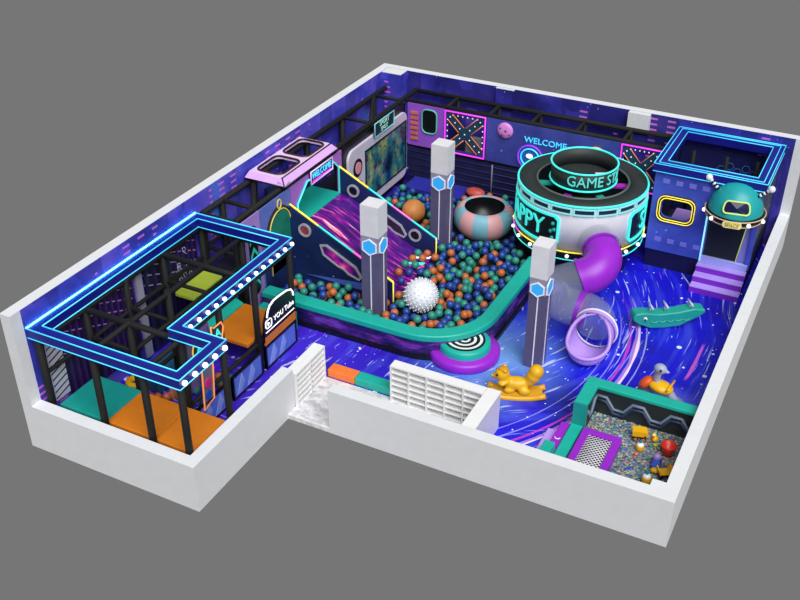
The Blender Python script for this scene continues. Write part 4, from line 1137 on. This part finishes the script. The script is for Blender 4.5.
# ================================================================ SAND PIT
sw = thing('sand_pit', 'teal-topped sand pit wall with dark inner panels and raised grey wave lines', 'sand pit', (13.9, 7.0, 0))
obj('back_wall', MB().box(12.45,7.72,0,15.33,8.0,.92), mat('pit_dark',(34,42,46),.5,.1), sw)
obj('side_wall', MB().box(12.45,6.86,0,12.73,7.72,.92), MATS['pit_dark'], sw)
obj('back_cap', MB().box(12.40,7.68,.92,15.34,8.03,1.04), TEAL, sw, bevel=.03)
obj('side_cap', MB().box(12.40,6.8,.92,12.76,7.68,1.04), TEAL, sw, bevel=.02)
obj('side_end', MB().box(12.40,6.74,0,12.76,6.86,1.03), TEALD, sw)
obj('low_rail', MB().box(12.40,4.6,0,12.72,6.74,.36), TEAL, sw, bevel=.03)
def wave(z):
    pts = []; x = 12.73; ph_ = 0
    seq = [(0,.62),(.28,.62),(.5,.3),(.78,.3),(1.0,.62),(1.28,.62),(1.5,.3),(1.78,.3),(2.0,.62),(2.28,.62),(2.5,.3),(2.62,.3)]
    return [(12.73+u, v+z) for u, v in seq]
FI = FY(7.72)
for z, m_, r_ in ((.1, mat('wave_grey',(104,120,140),.5,.08), .045), (-.03, mat('wave_navy',(40,52,84),.5,.08), .05)):
    obj('wave_line', MB().path([FI(u,v,.02) for u,v in wave(z)], r_, 6), m_, sw)
sl_ = [(7.70,.72),(7.5,.72),(7.3,.42),(7.1,.42),(6.95,.7)]
obj('wave_line', MB().path([FX(12.73)(u,v,.02) for u,v in sl_], .045, 6), MATS['wave_grey'], sw)
rnd = random.Random(3)
bm_ = MB(); nx, ny = 44, 56
X0, X1, Y0, Y1 = 12.74, 15.34, 4.32, 7.71
gx = [[.13+.035*rnd.random() for _ in range(ny+1)] for _ in range(nx+1)]
vv = [(X0+(X1-X0)*i/nx, Y0+(Y1-Y0)*j/ny, gx[i][j]) for i in range(nx+1) for j in range(ny+1)]
ff = [(i*(ny+1)+j, (i+1)*(ny+1)+j, (i+1)*(ny+1)+j+1, i*(ny+1)+j+1) for i in range(nx) for j in range(ny)]
bm_.add(vv, ff)
tag(obj('pebble_bed', bm_, PEB), 'bed of mixed coloured pebbles filling the sand pit', 'pebbles', kind='stuff')
nf = thing('net_platform', 'purple-framed square platform with white net over the pebbles in the sand pit', 'net platform', (13.3, 5.9, .15))
obj('frame', MB().outline(rect(12.78,4.95,13.8,6.62), .19, FZ(.15), .0, .3), PURPLE, nf, bevel=.02)
obj('under_sheet', MB().box(12.96,5.13,.3,13.62,6.44,.33), mat('sheet_dark',(36,36,50),.6,.1), nf)
net = MB()
x0_, x1_, y0_, y1_ = 12.96, 13.62, 5.13, 6.44
k = -1.4
while k < 1.4:
    for sg_ in (1, -1):
        pts = []
        for t_ in [i/60 for i in range(61)]:
            x = x0_+(x1_-x0_)*t_; y = (y0_+y1_)/2+k+sg_*(x-(x0_+x1_)/2)*1.0
            if y0_ <= y <= y1_: pts.append((x,y,.39))
        if len(pts) > 3: net.path([pts[0], pts[-1]], .013, 4)
    k += .11
obj('net', net, mat('net_white',(220,220,226),.6,.05), nf)
for nm, lab, x0, x1, y0, y1, zt, m_ in (('foam_step', 'lilac lower foam step outside the sand pit by the front wall', 11.86, 12.12, 4.7, 6.5, .16, LILAC), ('foam_step', 'magenta upper foam step between the lilac step and the teal sand pit rail', 12.13, 12.38, 4.7, 6.75, .3, PURPLE)):
    t = thing(nm, lab, 'foam step', ((x0+x1)/2, 5.6, 0))
    obj('block', MB().box(x0,y0,0,x1,y1,zt), m_, t, bevel=.02)
    for q in ((5.35, 5.85) if m_ is LILAC else (6.1,)):
        obj('smile_mark', MB().path([(( x0+x1)/2+.08*math.cos(a), q+.1*math.sin(a), zt+.005) for a in [D(200+i*20) for i in range(8)]], .014, 5), WHITEP, t)
tag(obj('foam_block', MB().box(12.14,4.75,.31,12.42,5.35,.75), TEAL, bevel=.03), 'teal foam cube post on the steps beside the sand pit net platform', 'foam block')

# ---- sand toys
ZS = .155
TS = .78
def tpos(x, y, ang):
    f = frame2(x, y, ang)
    return (lambda u, v, z: f(u*TS, v*TS, ZS+(z-ZS)*TS)), rot(ang)*TS
def wheel(L, u, v, r, w, t, m): obj('wheel', MB().tube(L(u,v-w/2,ZS+r), L(u,v+w/2,ZS+r), r*TS, 14), m, t)
# dump truck
L_, R_ = tpos(14.12, 7.15, .25)
t = thing('dump_truck', 'yellow toy dump truck with orange-hubbed wheels near the pit back wall', 'toy truck', (14.15,7.22,ZS))
for u in (-.13,.13):
    for v in (-.13,.13): wheel(L_, u, v, .09, .07, t, BLACKG); obj('hub', MB().tube(L_(u,v*1.3,ZS+.09),L_(u,v*1.36,ZS+.09),.05,10), mat('hub_orange',(210,110,60),.4,.05), t)
b_ = MB(); b_.prism([(-.2,.14),(.2,.14),(.2,.2),(-.2,.2)], lambda u,v,w: L_(u,w,v+ZS), -.11, .11); obj('chassis', b_, BLACKG, t)
b_ = MB(); b_.prism([(-.24,.2),(.12,.2),(.2,.4),(-.26,.4),(-.26,.36),(.12,.36),(.08,.24),(-.24,.24)], lambda u,v,w: L_(u,w,v+ZS), -.14, .14); b_.prism([(-.24,.2),(.12,.2),(.2,.4),(-.26,.4)], lambda u,v,w: L_(u,w,v+ZS), -.16, -.14); b_.prism([(-.24,.2),(.12,.2),(.2,.4),(-.26,.4)], lambda u,v,w: L_(u,w,v+ZS), .14, .16)
obj('tipper', b_, YELP, t)
b_ = MB(); b_.prism([(.14,.2),(.26,.2),(.26,.3),(.2,.36),(.14,.36)], lambda u,v,w: L_(u,w,v+ZS), -.11, .11); obj('cab', b_, YELP, t, bevel=.01)
def cup(name, lab, x, y, s, mbody, mtop, mleaf):
    t = thing(name, lab, 'sand toy', (x,y,ZS))
    obj('pot', MB().lathe([(0,0),(.09*s,0),(.12*s,.04*s),(.12*s,.16*s),(.10*s,.2*s),(0,.2*s)], (x,y,ZS), 16), mbody, t)
    obj('lid', MB().lathe([(.10*s,.18*s),(.105*s,.21*s),(.06*s,.25*s),(0,.26*s)], (x,y,ZS), 16), mtop, t)
    obj('sprig', MB().lathe([(.02*s,.25*s),(.05*s,.31*s),(.0,.4*s)], (x,y,ZS), 8), mleaf, t)
cup('sand_mould', 'small yellow sand mould with white lid and green tip below the dump truck', 14.25, 6.72, .9, YELP, WHITEP, TEALD)
cup('sand_mould', 'yellow sand mould with white lid near the front edge of the sand pit', 14.72, 5.62, 1.0, YELP, WHITEP, TEALD)
t = thing('toy_figure', 'tiny yellow duck-like toy on the pebbles between truck and red bucket', 'sand toy', (14.5,7.22,ZS))
obj('body', MB().ball((14.5,7.22,ZS+.09),.09,12,8,sc=(1,1.1,1)), YELP, t); obj('head', MB().ball((14.47,7.2,ZS+.21),.06,10,8), mat('duck_pale',(240,220,110),.4,.05), t); obj('beak', MB().ball((14.47,7.13,ZS+.2),.025,8,6), REDP, t)
t = thing('bucket', 'red toy bucket standing on the pebbles near the right wall', 'bucket', (14.93,6.88,ZS))
obj('pail', MB().lathe([(0,0),(.13,0),(.19,.3),(.16,.3),(.11,.04),(0,.04)], (14.93,6.88,ZS), 20), REDP, t); obj('rim', MB().path([(14.93+.185*math.cos(a),6.88+.185*math.sin(a),ZS+.3) for a in [2*PI*i/20 for i in range(20)]], .022, 6, closed=True), REDP, t)
obj('handle', MB().path([(14.93+.18*math.cos(a),6.88-.05-.16*math.sin(a),ZS+.28-.03*math.sin(a)) for a in [PI*i/8 for i in range(9)]], .012, 5), mat('handle_dark_red',(150,40,30),.4,.05), t)
L_, R_ = tpos(14.78, 6.3, 1.75)
t = thing('toy_truck', 'blue flatbed toy truck with purple cab and yellow bucket scoop', 'toy truck', (14.78,6.3,ZS))
for u in (-.16,.16):
    for v in (-.12,.12): wheel(L_, u, v, .06, .05, t, BLACKG)
obj('bed', MB().add(*[( [L_(u,v,ZS+z) for z in (.08,.16) for u,v in ((-.24,-.14),(.12,-.14),(.12,.14),(-.24,.14))], [(0,3,2,1),(4,5,6,7),(0,1,5,4),(1,2,6,5),(2,3,7,6),(3,0,4,7)])][0]), BLUEPL, t)
obj('side_rail', MB().tube(L_(-.24,.14,ZS+.2),L_(.12,.14,ZS+.2),.02,6).tube(L_(-.24,-.14,ZS+.2),L_(.12,-.14,ZS+.2),.02,6), mat('rail_purple',(80,50,110),.4,.05), t)
obj('cab', MB().ball(L_(.22,0,ZS+.2),.15,14,10,sc=(.9,.95,.95),R=R_), mat('cab_lilac',(150,130,190),.35,.08), t)
obj('scoop', MB().ball(L_(-.33,0,ZS+.1),.15,14,10,sc=(.7,1.05,.6),R=R_), YELP, t)
L_, R_ = tpos(15.06, 6.02, .55)
t = thing('toy_loader', 'yellow toy tipper with black base in the corner by the right wall', 'toy truck', (15.06,6.02,ZS))
for u in (-.14,.14):
    for v in (-.12,.12): wheel(L_, u, v, .07, .06, t, BLACKG)
b_ = MB(); b_.prism([(-.2,.1),(.24,.1),(.24,.16),(-.2,.16)], lambda u,v,w: L_(u,w,v+ZS), -.12, .12); obj('chassis', b_, BLACKG, t)
b_ = MB(); b_.prism([(-.2,.17),(.16,.17),(.22,.36),(.18,.36),(.12,.21),(-.16,.21),(-.2,.36),(-.24,.36)], lambda u,v,w: L_(u,w,v+ZS), -.15, .15); obj('tipper', b_, YELP, t)
for x, y, m_, lab, a in ((14.2,5.85,BLUEPL,'small blue toy shovel on the pebbles beside the net platform',.9),(14.62,7.0,mat('lime_plastic',(170,190,40),.4,.05),'small lime toy rake behind the red bucket',2.4),(15.08,6.42,mat('toy_orange',(230,130,50),.4,.05),'little orange toy spade beside the blue flatbed truck',.2),(14.22,6.42,mat('toy_coral',(226,120,80),.4,.05),'tiny coral toy scoop on the pebbles in the middle of the sand pit',1.6)):
    L_, R_ = tpos(x, y, a)
    t = thing('toy_shovel', lab, 'sand toy', (x,y,ZS))
    obj('shaft', MB().tube(L_(-.14,0,ZS+.05), L_(.04,0,ZS+.05), .018, 6), m_, t)
    obj('blade', MB().ball(L_(.1,0,ZS+.05), .075, 10, 6, sc=(1.1,1,.4), R=R_), m_, t)

# ================================================================ BALLS
def ball_proto(m): 
    me = bpy.data.meshes.new('ball')
    b = MB().ball((0,0,0), BR, 14, 10)
    me.from_pydata(b.v, [], b.f); me.polygons.foreach_set('use_smooth', b.sm); me.materials.append(m)
    return me
BR = .13
BM = {'orange': ball_proto(ORGB), 'teal': ball_proto(TEALB), 'blue': ball_proto(BLUEB)}
rnd = random.Random(11)
def blocked(x, y):
    if x < 2.14 or y > 17.72: return True
    if x < 5.62 and 9.72 < y < 13.2: return True
    for cx_, cy_ in ((5.22,9.22),(5.22,14.0)):
        if abs(x-cx_) < .44 and abs(y-cy_) < .42: return True
    for cx_, cy_, r in ((6.15,15.55,1.2),(6.43,9.95,.5),(3.62,15.1,.56),(8.52,8.75,.95),(9.5,15.6,2.08),(5.0,17.45,.5)):
        if math.hypot(x-cx_, y-cy_) < r: return True
    if y > 16.8 and x < 4.75 and x > 2.15: return True
    if y < 8.48 or x > 8.40: return True
    if x > 6.85 and y < 10.02 and math.hypot(x-6.85, y-10.02) > 1.52: return True
    return False
spots = []; cells = {}
def near_ok(p, dmin):
    ci, cj = int(p[0]/.3), int(p[1]/.3)
    for i in (-1,0,1):
        for j in (-1,0,1):
            for q in cells.get((ci+i, cj+j), ()):
                if (p[0]-q[0])**2+(p[1]-q[1])**2+(p[2]-q[2])**2 < dmin*dmin: return False
    return True
for layer in (0, 1):
    for _ in range(9000 if layer == 0 else 2600):
        p = (rnd.uniform(2.0, 8.6), rnd.uniform(7.9, 17.8), .22+BR+(rnd.random()*.03 if layer == 0 else .16+rnd.random()*.06))
        if blocked(p[0], p[1]) or not near_ok(p, 2*BR*.97): continue
        cells.setdefault((int(p[0]/.3), int(p[1]/.3)), []).append(p)
        spots.append(p+(rnd.choice(['orange','teal','teal','blue','blue']),))
for x, y, z in ((5.3,12.75,.47),(5.05,12.55,.53),(5.3,12.4,.47),(5.28,11.9,.47),(5.05,12.15,.53),(5.3,11.4,.47),(5.0,11.7,.55),(5.32,10.8,.47),(5.05,11.15,.54)):
    spots.append((x, y, z+.05, rnd.choice(['orange','teal','blue','teal'])))
cl = cam.location
# keep the ones the camera can see past the slide side panels
def hidden(x, y, z):
    for yp in (9.85, 12.95):
        if y > yp+.05 and not (yp > 10 and y < 13):
            t_ = (y-yp)/(y-cl.y); px_ = x+(cl.x-x)*t_; pz_ = z+(cl.z-z)*t_
            if 1.85 < px_ < 5.45 and pz_ < 2.82-(px_-1.87)*.507-.05: return True
    t_ = (y-7.8)/(y-cl.y); pz_ = z+(cl.z-z)*t_
    return pz_ < .5
vis = [s_ for s_ in spots if not hidden(*s_[:3])]
vis.sort(key=lambda s_: (Vector(s_[:3])-cl).length)
room = []
for i in range(34):
    for _ in range(40):
        x = rnd.uniform(2.15,3.5); y = rnd.uniform(2.3,4.85) if i < 24 else rnd.uniform(2.2,3.0)
        if i >= 24: x = rnd.uniform(.7,2.1)
        if all(math.hypot(x-a[0], y-a[1]) > .24 for a in room) and all(math.hypot(x-p[0], y-p[1]) > .21 for p in posts) and not (.8 < x < 1.9 and y > 2.95) and math.hypot(x-1.55, y-2.5) > .46:
            room.append((x, y)); break
room = [(x, y, BR, rnd.choice(['orange','teal','blue','teal','orange'])) for x, y in room]
def put_ball(x, y, z, c, where, grp):
    o = bpy.data.objects.new('pit_ball', BM[c]); o.location = (x, y, z); COL.objects.link(o)
    tag(o, f'small {c} plastic ball {where}', 'ball', grp.format(c=c))
for s_ in room: put_ball(*s_, 'on the dark floor inside the front left play frame', '{c} balls in the front left play frame')
near = 300-len(room)
for s_ in vis[:near]: put_ball(*s_, 'among the loose balls filling the big ball pit', '{c} balls in the big pit')
rest = vis[near:]
mb = MB()
for x, y, z, c in rest: mb.ball((x,y,z), BR, 10, 7, {'orange':0,'teal':1,'blue':2}[c])
if rest: tag(obj('far_pit_balls', mb, [ORGB, TEALB, BLUEB]), 'further orange, teal and blue balls at the back of the big ball pit', 'balls', kind='stuff')
rb_ = thing('ring_float', 'yellow ring float with a dark centre behind the teal mat in the front left room', 'ring toy', (1.55, 2.5, .3))
obj('ring', MB().lathe([(.2+.1*math.cos(a), .5+.1*math.sin(a)) for a in [2*PI*i/10 for i in range(10)]], (1.55,2.5,.3), 20, closed_prof=True), YELP, rb_)
obj('stand', MB().lathe([(0,.0),(.2,.0),(.2,.44),(0,.44)], (1.55,2.5,.3-.3), 14), BLACKG, rb_)
print('balls', len(vis), len(room), 'rest', len(rest))
